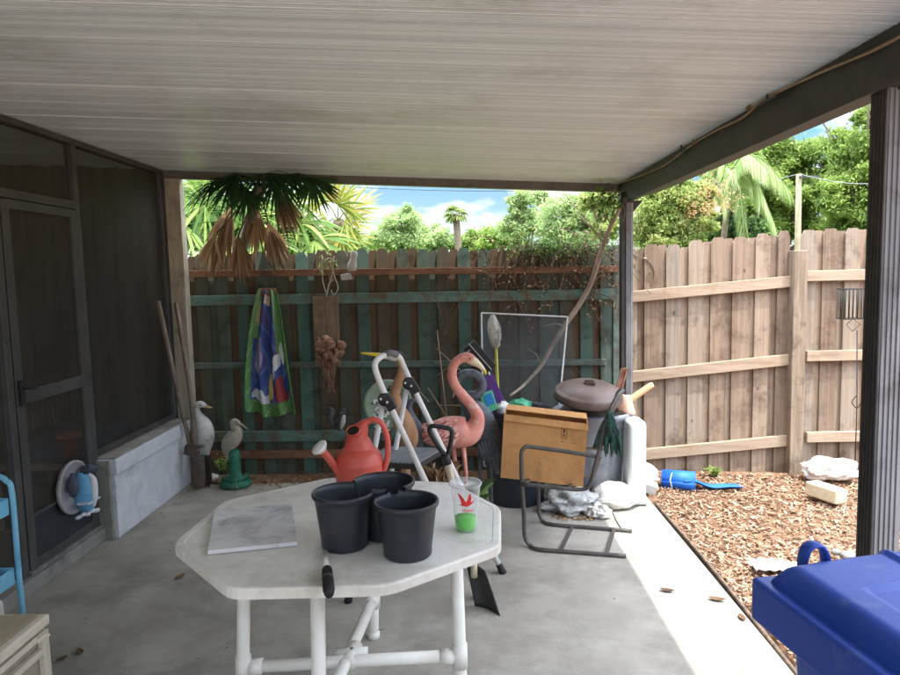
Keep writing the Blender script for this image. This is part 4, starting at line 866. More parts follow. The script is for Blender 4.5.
bo = bd.build('body', m_pink, fl)
hd = MB(); hd.loft([W(467, 358.5, .022, .024), W(473, 361, .027, .027), W(479, 365, .018, .019), W(484, 370, .011, .013)], 14, 5, up=(0, 1, 0)); hd.build('beak', mat('beak_cream', (214, 200, 168), (226, 214, 186), rough=.5), fl)
hd = MB(); hd.loft([W(482.5, 368.5, .0125, .014), W(485, 372, .010, .011), W(485.5, 375, .003, .004)], 12, 4, up=(0, 1, 0)); hd.build('beak_tip', mat('beak_yellow', (206, 178, 44), (216, 190, 60), rough=.5), fl)
MB().ball(P(470, 358.5, Y=Yf-.029), (.005, .003, .005)).build('eye', m_blackrub, fl)
wg = MB(); random.seed(8)
for i in range(260):
    u = random.random(); v = random.uniform(-1, .7); cx_ = 427+42*u; r_ = .036+.056*math.sin(math.pi*(u*.8+.1)); 
    c = P(cx_-1, 431, Y=Yf); an = R_(90)*v; p = c+Vector((0, -math.cos(an)*r_*1.06, math.sin(an)*r_*1.0)); f1 = Vector((-.022, -.004, -.006)); s_ = Vector((0, -math.sin(an)*.008, -math.cos(an)*.008)); nn = Vector((0, -math.cos(an), math.sin(an)))*.006
    wg.add([p-f1*.5+nn*.3, p+s_+nn, p+f1+nn*1.2, p-s_+nn], [(0, 1, 2, 3)])
wg.build('wing', mat('flamingo_wing', (206, 118, 110), (236, 196, 184), scale=30, rough=.7), fl)
for dx, dy in ((-.03, .02), (.03, -.02)):
    a = P(458, 440, Y=Yf+dy)+Vector((dx, 0, 0)); MB().tube([a+Vector((0, 0, -.02)), (a.x+.015, a.y, .42), (a.x-.005, a.y, .02)], [.015, .011, .009], 10).tube([(a.x-.02, a.y, .012), (a.x+.05, a.y-.03, .006)], [.012, .006], 8).build('leg', m_pink, fl)

m_gher = mat('heron_slate', (74, 80, 90), (106, 112, 122), scale=14, rough=.6, dirt=(54, 58, 66), dirt_scale=18, bump=.5)
gh = thing('heron_statue', 'slate grey heron statue with looped neck behind the pink flamingo', 'garden statue', (.07, 4.15, 0))
Yf = 4.17; bd = MB()
bd.loft([W(497, 474, .012, .008), W(494, 455, .045, .03), W(486, 432, .085, .07), W(477, 414, .08, .072), W(468, 404, .05, .05), W(463, 399, .034, .034), W(468, 396, .030, .03), W(478, 394, .029, .029), W(482, 386, .029, .029), W(479, 377, .028, .028), W(470, 373.5, .029, .028), W(461, 376, .028, .028), W(457, 382, .022, .022)], 18, 6, up=(0, 1, 0))
bd.build('body', m_gher, gh)
hd = MB(); hd.loft([W(458, 379, .018, .020), W(455, 387, .011, .011), W(453, 398, .003, .003)], 10, 4, up=(0, 1, 0)); hd.build('beak', mat('beak_grey', (136, 140, 142), (152, 154, 156), rough=.5), gh)
for i in range(7):
    x = 481+i*3.1; a, b = P(x-2.5, 438+abs(i-3)*2, Y=Yf-.085+.008*i), P(x+3, 473-1.2*(6-i)-abs(i-4)*1.5, Y=Yf-.05)
    MB().tube([a, a.lerp(b, .5)+Vector((0, -.012, 0)), b], [(.008, .004), (.011, .005), (.005, .003)], 8, up=(0, 1, 0)).build('wing_feather', m_gher, gh)
for dx in (-.03, .04):
    a = P(484, 440, Y=Yf)+Vector((dx, .0, 0)); MB().tube([a, (a.x, a.y, .01)], [.012, .009], 8).build('leg', m_gher, gh)

m_wood = mat('carved_wood', (150, 108, 78), (182, 142, 106), scale=7, rough=.7, stretch=(3, 3, .6), bump=.2, dirt=(112, 80, 58), dirt_scale=6)
wh = thing('wooden_heron', 'carved wooden heron with dark crest and long yellow beak behind the ladder', 'garden statue', (-.36, 3.85, 0))
Yf = 3.85
MB().loft([W(405, 455, .02, .02), W(408, 440, .06, .05), W(404, 424, .062, .055), W(398, 408, .040, .038), W(395, 396, .030, .03), W(397, 385, .028, .028), W(401, 375, .026, .026), W(402, 366, .024, .024), W(398, 359, .022, .022)], 16, 6, up=(0, 1, 0)).build('body', m_wood, wh)
MB().loft([W(401, 361, .014, .014), W(396, 357.5, .027, .024), W(389, 356, .027, .024), W(383, 356, .018, .015)], 14, 5, up=(0, 0, 1)).build('head', mat('off_white', (196, 194, 186), (214, 212, 204), rough=.6), wh)
MB().loft([W(385, 354, .010, .006, -.005), W(393, 351.5, .018, .008), W(401, 353.5, .015, .007), W(407, 358, .004, .003)], 12, 5, up=(0, 0, 1)).build('crest', mat('dark_slate', (44, 46, 52), (60, 62, 68), rough=.6), wh)
MB().loft([W(385, 355.5, .014, .013), W(375, 354.5, .012, .011), W(361, 353, .004, .004)], 12, 5, up=(0, 0, 1)).build('beak', mat('bright_yellow', (226, 196, 40), (234, 206, 60), rough=.5), wh)
MB().ball(P(388, 355.5, Y=Yf-.026), (.004, .003, .004)).build('eye', m_blackrub, wh)
MB().tube([P(405, 450, Y=Yf), (P(405, 450, Y=Yf).x, Yf, .0)], [.03, .025], 10).build('stand', m_wood, wh)
gs = thing('small_heron', 'small blue grey bird statue just right of the wooden heron', 'garden statue', (-.27, 3.95, 0)); Yf = 3.97
MB().loft([W(419, 452, .02, .02), W(416, 432, .05, .045), W(411, 418, .032, .03), W(409, 408, .020, .020), W(412, 401, .018, .018), W(417, 402, .010, .010), W(421, 405, .003, .003)], 14, 5, up=(0, 1, 0)).build('body', m_gher, gs)
MB().tube([P(418, 445, Y=Yf), (P(418, 445, Y=Yf).x, Yf, 0)], [.015, .02], 8).build('stand', m_gher, gs)

m_sage = mat('sage_ceramic', (124, 144, 120), (152, 168, 144), scale=8, rough=.6, dirt=(60, 66, 58), dirt_at=(.62, .68), dirt_scale=16, bump=.2)
sd = thing('garden_disc', 'large round pale green pierced garden disc standing behind the step ladder', 'garden ornament', (-.40, 4.3, .0))
cD = P(388, 404, Y=4.3); md = MB(); Mf = Euler((R_(80), 0, 0)).to_matrix()
md.lathe([(0, 0), (.12, .004), (.135, .018), (.150, .022), (.158, .012), (.158, -.006), (.13, -.012), (0, -.014)], cD, 40, Mf); md.build('disc', m_sage, sd)
holes = MB(); random.seed(14)
for i in range(26):
    a = random.uniform(0, 6.28); r_ = random.uniform(.04, .128); holes.ball(cD+Vector((r_*math.cos(a), -.018 if r_ < .12 else -.03, r_*math.sin(a))), (.009, .003, .007), 8, 6)
holes.build('spots', m_blackrub, sd)
MB().tube([cD+Vector((0, .02, -.12)), (cD.x, 4.33, 0)], .012, 8).build('stake', m_blackrub, sd)
ws = thing('beaded_ornament', 'cluster of small white shells hanging beside the ladder rear legs', 'garden ornament', P(381, 420, Y=4.1)); mb = MB(); random.seed(3)
for i in range(46): mb.ball(P(random.uniform(374, 389), random.uniform(400, 432), Y=random.uniform(4.05, 4.12)), (.009, .006, .007), 7, 5)
mb.build('shells', m_white, ws); MB().tube([P(381, 396, Y=4.1), P(381, 470, Y=4.1), (P(381, 470, Y=4.1).x, 4.1, 0)], .004, 6).build('stake', m_blackrub, ws)

# egret and heron by the low wall
m_egr = mat('egret_white', (200, 200, 196), (222, 222, 218), scale=12, rough=.6, dirt=(140, 132, 118), dirt_at=(.52, .7), dirt_scale=16, bump=.5, bscale=40, bdist=.01)
eg = thing('egret_statue', 'white egret statue with tan beak behind the post hole digger', 'garden statue', P(207, 481, Z=0)); Yf = 5.27
MB().loft([W(207, 462, .012, .01), W(204, 452, .05, .04), W(203.5, 437, .085, .075), W(202, 425, .075, .065), W(198, 415, .035, .035), W(196.5, 409, .026, .026), W(198, 405, .028, .027), W(202, 404.5, .026, .026), W(206, 406, .015, .015)], 18, 6, up=(0, 1, 0)).build('body', m_egr, eg)
MB().loft([W(204, 405.5, .015, .014), W(208, 407, .012, .010), W(212, 407.5, .004, .004)], 10, 4).build('beak', mat('tan_beak', (186, 156, 100), (200, 172, 118), rough=.5), eg)
MB().ball(P(200.5, 405, Y=Yf-.027), (.005, .003, .005)).build('eye', m_blackrub, eg)
for dx in (-.03, .03):
    a = P(206, 455, Y=Yf)+Vector((dx, 0, 0)); MB().tube([a, (a.x, a.y, .02)], .008, 8).build('leg', m_blackrub, eg)
MB().ball((P(208, 480, Y=Yf).x, Yf, .03), (.09, .06, .035), jit=.1).build('base', m_egr, eg)
m_hst = mat('stone_heron', (150, 144, 128), (176, 170, 154), scale=9, rough=.7, dirt=(112, 104, 90), dirt_scale=9, bump=.3)
m_gst = mat('green_glaze', (26, 92, 74), (44, 124, 98), scale=14, rough=.35, bump=.8, bscale=26, bdist=.02)
hs_ = thing('heron_statue', 'stone coloured heron statue perched on a green glazed stump', 'garden statue', P(237, 486, Z=0)); Yf = 5.15
MB().loft([W(229.5, 461, .008, .006), W(227, 452, .035, .02), W(229, 444, .060, .05), W(234, 438, .062, .058), W(237, 431, .045, .042), W(234, 426.5, .028, .026), W(232.5, 423, .022, .021), W(235, 421.5, .024, .022), W(239, 423, .018, .017)], 18, 6, up=(0, 1, 0)).build('body', m_hst, hs_)
MB().loft([W(237, 422.5, .016, .015), W(242, 425, .010, .009), W(247.5, 429, .003, .003)], 10, 4).build('beak', m_hst, hs_)
MB().ball(P(236, 422, Y=Yf-.022), (.004, .003, .004)).build('eye', m_blackrub, hs_)
sx = P(236, 484, Y=Yf).x
MB().lathe([(0, 0), (.118, 0), (.125, .02), (.115, .045), (.08, .06), (.048, .08), (.042, .14), (.046, .2), (.044, .26), (.034, .285), (0, .29)], (sx, Yf, 0), 26).build('stump', m_gst, hs_)
gr = MB(); random.seed(2)
for i in range(60):
    a = random.uniform(0, 6.28); blade(gr, Vector((sx+.09*math.cos(a), Yf+.09*math.sin(a), .04)), Vector((math.cos(a)*.5, math.sin(a)*.5, 1)).normalized(), .055, .008, .3, .5, Vector((math.cos(a), math.sin(a), 0)), 3)
gr.build('moulded_reeds', m_gst, hs_)

# post hole digger
dg_ = thing('post_hole_digger', 'rusty post hole digger with two long wooden handles leaning in the corner', 'digging tool', P(199, 486, Z=0))
m_hw = mat('grey_handle', (122, 108, 94), (146, 132, 116), scale=9, rough=.8, stretch=(3, 3, .5), dirt=(92, 80, 68), dirt_scale=6); m_rust = mat('rusty_steel', (70, 62, 56), (92, 82, 74), scale=12, rough=.8, bump=.3, dirt=(96, 70, 54), dirt_scale=8)
h1, h2 = P(190, 448, Y=5.09), P(197, 448, Y=5.06)
MB().tube([P(158, 301, Y=5.0), P(174, 375, Y=5.05), h1+Vector((.01, 0, -.03))], .017, 10).build('handle', m_hw, dg_); MB().tube([P(176, 303, Y=5.22), P(188, 375, Y=5.13), h2+Vector((0, 0, -.03))], .017, 10).build('handle', m_hw, dg_)
MB().box(P(192, 450, Y=5.08), (.10, .07, .07), (0, R_(10), 0)).tube([P(187, 449, Y=5.07), P(203, 446, Y=5.0)], .012, 8).build('hinge', m_rust, dg_, bevel=.008)
def digblade(a, b, s): 
    mb = MB()
    def f(u, v):
        an = R_(-62+124*u); r_ = .062; c = Vector(a).lerp(Vector(b), v); w_ = 1 if v < .75 else (1-((v-.75)/.25)**2*.5); return (c.x+r_*math.sin(an)*w_, c.y-s*(r_*math.cos(an)-.03), c.z)
    mb.grid(f, 10, 8); return mb
digblade(P(197, 456, Y=5.06), P(199, 488, Y=5.06), 1).build('blade', m_rust, dg_, solid=.004); digblade(P(202, 456, Y=5.14), P(206, 486, Y=5.15), -1).build('blade', m_rust, dg_, solid=.004)
# ------------------------------------------------------------------ things hanging on the painted fence
YF = 5.49
def towel_col(u, v):
    x, y = u, v  # u 0..1 across, v 0 top .. 1 bottom
    if v > .90 or u < .10 or u > .90: return (84, 150, 66) if (int(u*40)+int(v*40)) % 7 else (120, 172, 92)
    for (a, b, ra, rb, c) in ((.50, .08, .10, .05, (214, 188, 150)), (.52, .78, .06, .10, (226, 190, 84)), (.55, .70, .05, .04, (240, 214, 120)), (.72, .80, .09, .10, (176, 44, 46)), (.80, .88, .07, .05, (150, 40, 44)), (.27, .50, .10, .13, (150, 132, 176)), (.24, .62, .07, .06, (170, 156, 190)), (.30, .86, .16, .06, (206, 204, 212)), (.45, .93, .08, .04, (200, 190, 206)), (.70, .58, .10, .06, (206, 210, 216)), (.60, .90, .10, .04, (110, 92, 160)), (.18, .2, .06, .10, (196, 176, 116)), (.62, .66, .05, .05, (214, 208, 200)), (.82, .52, .05, .08, (214, 216, 220))):
        if ((x-a)/ra)**2+((y-b)/rb)**2+.35*math.sin(x*37+y*29) < 1: return c
    s = math.sin(x*21+3*math.sin(y*9))+math.sin(y*17+2*x)
    if u > .72 and v < .55: return (92, 160, 74)
    if u < .22 and v < .4: return (104, 160, 90)
    return (44, 66, 156) if s > .2 else ((60, 96, 178) if s > -.8 else (72, 58, 132))
mt_ = bpy.data.materials.new('printed_towel'); mt_.use_nodes = True; t_ = NT(mt_);  b_ = t_.n('ShaderNodeBsdfPrincipled'); b_.inputs['Roughness'].default_value = .95; b_.inputs['Specular IOR Level'].default_value = .1
at_ = t_.n('ShaderNodeAttribute', attribute_name='tint'); t_.l(at_, 'Color', b_, 'Base Color'); t_.l(b_, 0, t_.out, 0)
tw_ = thing('beach_towel', 'blue beach towel with green border hanging from a peg on the painted fence', 'towel', P(266, 292, Y=YF))
def tf(u, v):
    xl = 258+(247-258)*v**.8-3*math.sin(math.pi*v); xr = 276+(297-276)*v**.8; yy = 290+(413-290)*v+(4 if u > .9 else 0)*v-3*math.cos(u*6)*v
    p = P(xl+(xr-xl)*u, yy, Y=YF-.03); return (p.x, p.y-(.018+.03*v)*math.sin(u*19+1.5*math.sin(v*3))-.03*v, p.z)
MB().grid(tf, 90, 120, cfn=lambda u, v: tuple(.66*c+.30*sum(towel_col(u, v))/3+18 for c in towel_col(u, v))).build('cloth', mt_, tw_, solid=.004)
MB().box(P(267, 292, Y=YF-.02), (.14, .03, .06)).build('peg_board', m_brownrail, tw_, bevel=.003)
MB().tube([P(267, 292, Y=YF-.02), P(267, 293, Y=YF-.09)], .008, 8).build('peg', m_brownrail, tw_)
bdh = thing('hanging_board', 'weathered two plank board hanging on the fence with a dried root ball', 'board', P(326, 296, Y=YF))
m_old = mat('weathered_plank', (122, 102, 82), (148, 128, 106), scale=6, rough=.9, stretch=(4, 4, .4), bump=.4, bscale=24, dirt=(84, 68, 54), dirt_scale=6)
for a, b in ((314, 326.6), (326.8, 339.5)):
    A, B_ = P(a, 331, Y=YF-.01), P(b, 331, Y=YF-.01); A.z = P(326, 296, Y=YF).z; B_.z = P(326, 366, Y=YF).z; MB().box(((A.x+B_.x)/2, YF-.012, (A.z+B_.z)/2), (B_.x-A.x, .018, A.z-B_.z)).build('plank', m_old, bdh, bevel=.002)
rt = MB(); random.seed(31); c = P(327, 349, Y=YF-.06)
for i in range(38): rt.ball(c+Vector((random.gauss(0, .042), random.gauss(0, .02), random.gauss(0, .045))), (random.uniform(.02, .045), .03, random.uniform(.018, .04)), 9, 7, jit=.3)
m_root = mat('dried_root', (128, 92, 72), (176, 138, 114), scale=14, rough=.95, bump=.5, dirt=(66, 44, 34), dirt_scale=18)
rbo = rt.build('root_ball', m_root, bdh); rt = MB()
for i in range(26):
    q = c+Vector((random.gauss(.015, .025), random.gauss(-.01, .01), -.03)); L_ = random.uniform(.1, .33); rt.tube([q, q+Vector((random.gauss(0, .02), 0, -L_*.5)), q+Vector((random.gauss(.01, .02), 0, -L_))], random.uniform(.002, .005), 5)
rt.build('root_strands', m_root, rbo)
hw_ = thing('hanging_wire', 'loop of pale tubing dangling from the fence top to the weathered board', 'tubing', P(328, 256, Y=YF))
mb = MB()
for pth in (((322, 255), (322, 268), (323, 282), (327, 296)), ((334, 256), (333, 270), (330, 282), (327, 296)), ((330, 262), (335, 278), (338, 288), (334, 295), (331, 290)), ((323, 262), (329, 258), (336, 262)), ((326, 296), (329, 284), (333, 280))):
    mb.tube([a for a in catmull([tuple(P(x, y, Y=YF-.05)) for x, y in pth], 5)], .004, 6)
mb.build('tube_loop', mat('pale_tube', (170, 166, 150), (190, 186, 170), rough=.6), hw_)
for i in range(1):
    lm = MB(); random.seed(9)
    for k in range(26):
        q = P(random.uniform(318, 338), random.uniform(250, 275), Y=YF-.05); a = Vector([random.gauss(0, 1) for _ in range(3)]).normalized()*.022; b = a.orthogonal().normalized()*.010; lm.add([q-a, q+b, q+a, q-b], [(0, 1, 2, 3)])
    lm.build('sprig_leaves', g_fresh, hw_)
def blobs(name, label, cat, items, parts, loc):
    r_ = thing(name, label, cat, loc)
    for nm, m_, its in parts:
        mb = MB()
        for (x, y, Y, rx, ry, rz) in its: mb.ball(P(x, y, Y=Y), (rx, ry, rz), 12, 9, jit=.06)
        mb.build(nm, m_, r_)
    return r_
m_dkf = mat('charcoal_fur', (40, 40, 42), (92, 92, 92), scale=26, rough=.8); m_ltg = mat('pale_grey', (176, 176, 172), (196, 196, 192), scale=9, rough=.7)
# squirrel-like figurine and a cat-shaped plaque
sq = thing('squirrel_figurine', 'small black and white squirrel figurine sitting on the lower teal rail', 'figurine', P(340, 428, Y=5.40)); Y = 5.40
MB().loft([(*P(338, 430, Y=Y), .02, .02), (*P(340, 424, Y=Y), .040, .036), (*P(341, 416, Y=Y), .030, .030), (*P(343, 411, Y=Y), .026, .026), (*P(346, 409, Y=Y), .010, .010)], 12, 5, up=(0, 1, 0)).build('body', m_dkf, sq)
MB().loft([(*P(336, 429, Y=Y), .015, .012), (*P(331, 420, Y=Y), .026, .02), (*P(332, 411, Y=Y), .024, .02), (*P(328, 408, Y=Y), .008, .008)], 12, 5, up=(0, 1, 0)).build('tail', m_dkf, sq)
MB().loft([(*P(341, 429, Y=Y-.03), .008, .006), (*P(343, 422, Y=Y-.04), .020, .012), (*P(344, 415, Y=Y-.03), .012, .010)], 10, 4, up=(0, 1, 0)).build('belly', m_ltg, sq)
for x in (342, 346): MB().lathe([(.008, 0), (.006, .012), (0, .022)], P(x, 408.5, Y=Y), 8).build('ear', m_dkf, sq)
ct = thing('cat_plaque', 'small pale cat shaped plaque with a hanging square tag on the fence', 'plaque', P(351, 262, Y=YF))
Y = YF-.03
MB().loft([(*P(352, 271, Y=Y), .030, .008), (*P(352, 266, Y=Y), .038, .010), (*P(353, 260, Y=Y), .026, .009), (*P(354, 255, Y=Y), .030, .010), (*P(354, 251, Y=Y), .018, .008)], 14, 5, up=(0, 1, 0)).build('cat_shape', m_ltg, ct)
MB().box(P(346, 277, Y=Y), (.085, .012, .05), (0, R_(-6), 0)).build('tag', m_ltg, ct, bevel=.004); MB().tube([P(350, 270, Y=Y), P(346, 274, Y=Y)], .002, 5).build('string', m_wire, ct)

# ------------------------------------------------------------------ leaning screen frame, mop, duster, tub
m_wframe = mat('white_frame', (198, 200, 204), (214, 216, 218), rough=.5, dirt=(168, 166, 160), dirt_scale=9)
sf = thing('window_screen', 'white framed window screen leaning against the painted fence', 'window screen', (.5, 5.3, 0))
A, B_ = P(481.5, 313, Y=5.37), P(567.5, 317, Y=5.37); C_ = P(560, 400, Y=5.15); D_ = P(482, 396, Y=5.15)
C_ = B_+(C_-B_)*1.9; D_ = A+(D_-A)*1.9; C_ = P(553, 470, Y=5.0); D_ = P(484, 466, Y=5.0)
for a, b in ((A, B_), (B_, C_), (C_, D_), (D_, A)): MB().bar(a, b, .012, .024, up=(0, -1, .2)).build('frame_rail', m_wframe, sf, bevel=.002)
MB().add([A, B_, C_, D_], [(0, 1, 2, 3)]).build('mesh', m_screen2, sf)
TUB = Vector((.355, 4.72, 0))
tub = thing('round_tub', 'large round black plastic tub behind the cardboard box', 'tub', TUB)
m_tub = mat('tub_plastic', (36, 42, 52), (48, 54, 64), scale=5, rough=.45, dirt=(64, 68, 74), dirt_at=(.6, .88), dirt_scale=8)
MB().lathe([(0, 0), (.185, 0), (.195, .01), (.236, .60), (.238, .62), (.250, .625), (.252, .66), (.246, .668), (.238, .668), (.234, .62), (.19, .03), (0, .02)], TUB, 48).build('shell', m_tub, tub)
# contents
du = thing('feather_duster', 'white feather duster standing upright on a yellow handle', 'duster', P(494, 410, Y=4.75)); Y = 4.75
MB().tube([P(500, 440, Y=Y), P(498, 400, Y=Y), P(496, 345, Y=Y)], [.014, .014, .010], 10).build('handle', mat('olive_yellow', (168, 164, 54), (186, 180, 70), rough=.5), du)
fm = MB(); random.seed(17); ctr = P(493.5, 330, Y=Y)
for i in range(900):
    v = random.uniform(0, 1); a = random.uniform(0, 6.28); base_ = P(496, 349, Y=Y).lerp(P(492, 316, Y=Y), v); r_ = .055*math.sin(math.pi*min(1, .18+v*.78))**.8
    d = Vector((math.cos(a), math.sin(a), .75)).normalized(); s_ = d.orthogonal().normalized()*.006; fm.add([base_, base_+d*r_*.6+s_, base_+d*r_*1.15, base_+d*r_*.6-s_], [(0, 1, 2, 3)], random.random())
fm.ball(ctr, (.035, .035, .11), 12, 8); fm.build('feathers', mat('white_feather', (200, 200, 194), (224, 224, 218), rough=.95, trans=.2), du)
pb = thing('push_broom', 'black push broom head raised on a white handle above the flamingo', 'broom', P(479, 356, Y=4.7)); Y = 4.7
A, B_ = P(468, 345, Y=Y), P(490, 370, Y=Y)
dv = (B_-A).normalized(); nv = Vector((dv.z, 0, -dv.x)); nv = nv if nv.x > 0 else -nv
MB().bar(A-nv*.018, B_-nv*.018, .05, .05, up=nv).build('bristles', m_blackrub, pb); MB().bar(A+nv*.012, B_+nv*.012, .056, .006, up=nv).build('stripe', m_ltg, pb); MB().bar(A+nv*.035, B_+nv*.035, .05, .042, up=nv).build('block', m_black, pb, bevel=.004)
MB().tube([(A+B_)/2+nv*.02, P(501, 402, Y=Y), P(506, 430, Y=Y)], .008, 10).build('handle', m_white, pb)
pf = thing('purple_folder', 'purple sheet standing in the black tub beside the flamingo beak', 'sheet', P(492, 390, Y=4.66))
q = [P(483, 378, Y=4.66), P(493, 374, Y=4.66), P(505, 402, Y=4.66), P(506, 425, Y=4.66), P(490, 425, Y=4.66)]; MB().prism([tuple(a) for a in q], (0, .012, 0)).build('panel', mat('purple', (92, 48, 128), (106, 60, 142), rough=.5), pf, bevel=.002)
pk_ = thing('seed_packet', 'blue and green plastic packet tucked into the black tub', 'packet', P(488, 402, Y=4.6))
mb = MB(); q = [P(480, 395, Y=4.58), P(492, 390, Y=4.58), P(498, 409, Y=4.58), P(484, 415, Y=4.58)]; mb.prism([tuple(a) for a in q], (0, .02, 0)).build('pouch', mat('packet_green', (96, 196, 150), (118, 208, 166), rough=.3), pk_, bevel=.004)
q = [P(484, 396, Y=4.574), P(491, 393, Y=4.574), P(495, 403, Y=4.574), P(487, 407, Y=4.574)]; MB().prism([tuple(a) for a in q], (0, .005, 0)).build('blue_panel', mat('packet_blue', (40, 142, 214), (60, 156, 222), rough=.3), pk_)
gb = thing('green_bag', 'crumpled green and white plastic bag inside the black tub', 'bag', P(520, 405, Y=4.7))
MB().ball(P(520, 406, Y=4.72), (.085, .09, .05), 16, 12, jit=.18).build('green_part', mat('bag_green', (38, 140, 100), (64, 164, 120), rough=.3, bump=.6, bscale=20), gb)
MB().ball(P(502, 408, Y=4.66), (.055, .06, .05), 14, 10, jit=.22).build('white_part', m_white, gb)
fl2 = MB().lathe([(0, .5), (.2, .5)], TUB, 24); 
# thin stakes and dead flower stalks
sk_ = thing('dry_stalks', 'few thin dry stalks sticking up left of the flamingo neck', 'stalks', P(450, 380, Y=4.2)); mb = MB()
for a, b in (((436, 348), (460, 370)), ((428, 388), (446, 416)), ((440, 405), (470, 406)), ((438, 375), (470, 350)), ((437, 330), (447, 420)), ((419, 391), (429, 402))): mb.tube([P(*a, Y=4.35), P(*b, Y=4.3)], .0045, 5)
mb.build('stalks', m_natrail, sk_)
# dry croton-like plant and broad leaves behind the shovel
dp = thing('dry_plant', 'dried golden brown leafy plant on the slab behind the shovel handle', 'plant', (-.08, 3.75, 0)); random.seed(23); mb = MB()
for i in range(90):
    q = P(random.uniform(426, 450), random.uniform(478, 500), Y=3.7); a = random.uniform(0, 6.28); d = Vector((math.cos(a)*.5, math.sin(a)*.4, 1)).normalized(); blade(mb, q, d, random.uniform(.12, .24), .014, .35, random.random(), Vector((math.cos(a+1), math.sin(a+1), .3)), 5)
mb.build('leaves', m_dead, dp); MB().lathe([(0, 0), (.09, 0), (.12, .36), (.10, .37), (0, .36)], (P(438, 500, Y=3.75).x, 3.75, 0), 24).build('pot', m_black, dp)
gp = thing('green_plant', 'dark broad leaved green plant below the flamingo breast', 'plant', (.07, 3.9, 0)); mb = MB()
for i in range(46):
    q = P(random.uniform(462, 480), random.uniform(495, 520), Y=3.95); a = random.uniform(0, 6.28); d = Vector((math.cos(a)*.6, math.sin(a)*.5, 1)).normalized(); blade(mb, q, d, random.uniform(.16, .30), .020, .5, random.random(), Vector((math.cos(a+1), math.sin(a+1), .3)), 6)
mb.build('leaves', g_dark, gp); MB().lathe([(0, 0), (.09, 0), (.11, .22), (.09, .23), (0, .22)], (P(470, 500, Y=3.95).x, 3.95, 0), 24).build('pot', m_black, gp)

# ------------------------------------------------------------------ sled base chair with cardboard box
m_tubm = mat('chair_tube', (74, 70, 68), (92, 87, 83), scale=9, rough=.55, metal=.2, dirt=(110, 92, 78), dirt_at=(.62, .85), dirt_scale=10)
chair = thing('sled_chair', 'dark metal sled base patio chair frame without cushion holding the cardboard box', 'chair', (.6, 3.95, 0))
def side(Yn, far):
    if not far:
        pt_ = [P(626, 556, Z=.011), P(580, 552.5, Z=.011), P(540, 549.5, Z=.011), P(531, 546, Z=.011), P(525, 537, Y=3.87), P(524, 515, Y=3.86), P(522, 484, Y=3.85), P(521.5, 466, Y=3.85), P(521.5, 453, Y=3.85), P(525, 447.5, Y=3.85), P(532, 447, Y=3.85), P(566, 451.5, Y=3.82), P(600, 457, Y=3.78)]
    else:
        pt_ = [P(632, 531, Z=.011), P(590, 527.5, Z=.011), P(552, 524.5, Z=.011), P(543, 521, Z=.011), P(539, 513, Y=4.26), P(538.5, 500, Y=4.26), P(538, 484, Y=4.25), P(537.5, 462, Y=4.25), P(537.5, 449, Y=4.25), P(541, 443.5, Y=4.25), P(548, 443, Y=4.25), P(580, 446.5, Y=4.22), P(606, 449, Y=4.18)]
    q = catmull([tuple(a) for a in pt_], 5); return q
MB().tube(side(0, False), .0125, 12).build('side_rail', m_tubm, chair); MB().tube(side(0, True), .0125, 12).build('side_rail', m_tubm, chair)
for a, b in (((572.6, 525.8), (560.7, 550.2)), ((614, 529), (606.5, 554))): MB().bar(P(*a, Z=.011), P(*b, Z=.011), .022, .006).build('cross_bar', m_tubm, chair)
bk_ = [P(522, 484, Y=3.84), P(556, 487.5, Y=3.80), P(581, 489.5, Y=3.78), P(590, 484, Y=3.77), P(596, 463, Y=3.77), P(603, 438, Y=3.78), P(611, 409, Y=3.84), P(617, 397, Y=3.88), P(621, 392.5, Y=3.93), P(623, 391, Y=4.02), P(621, 390, Y=4.12), P(617, 395, Y=4.20), P(612, 410, Y=4.24), P(603, 440, Y=4.24), P(596, 466, Y=4.25), P(590, 476, Y=4.25), P(560, 476, Y=4.25), P(538, 474, Y=4.25)]
MB().tube(catmull([tuple(a) for a in bk_], 5), .012, 12).build('seat_back_loop', m_tubm, chair)
MB().bar(P(524, 483, Y=3.85), P(538.5, 474, Y=4.25), .02, .02).build('seat_bar', m_tubm, chair); MB().bar(P(570, 488, Y=3.80), P(572, 478, Y=4.25), .02, .012).build('seat_bar', m_tubm, chair)
MB().tube([P(601, 457, Y=3.77), P(590, 486, Y=3.77)], .008, 8).build('strut', m_tubm, chair)
m_card = mat('cardboard', (184, 136, 86), (198, 150, 100), scale=4, rough=.85, spec=.2, dirt=(156, 114, 72), dirt_at=(.5, .75), dirt_scale=7, bump=.5, bscale=7, bdist=.02)
q0, q1, q2, q3 = P(500.5, 477.5, Y=3.98), P(583, 487, Y=3.94), P(588, 424, Y=3.94), P(504, 414, Y=3.98)
bxk = thing('cardboard_box', 'plain brown cardboard box with open top resting on the chair frame', 'box', q0)
back = Vector((.04, .27, .0)); th = Vector((0, .005, 0))
q2b = q2+Vector((0, 0, 0)); 
MB().prism([tuple(a) for a in (q0, q1, q2, q3)], tuple(back*.015)).build('front_panel', m_card, bxk)
MB().prism([tuple(a+back*.98) for a in (q0, q1, q2+Vector((0, 0, .008)), q3+Vector((0, 0, .008)))], tuple(back*.015)).build('back_panel', m_card, bxk)
ex = (q1-q0).normalized()*.004
MB().prism([tuple(a) for a in (q1+back*.017, q1+back*.978, q2+back*.978, q2+back*.017)], tuple(-ex)).build('side_panel', m_card, bxk)
MB().prism([tuple(a) for a in (q0+back*.017, q0+back*.978, q3+back*.978, q3+back*.017)], tuple(ex)).build('side_panel', m_card, bxk)
e_ = ex*1.2; up_ = Vector((0, 0, .004))
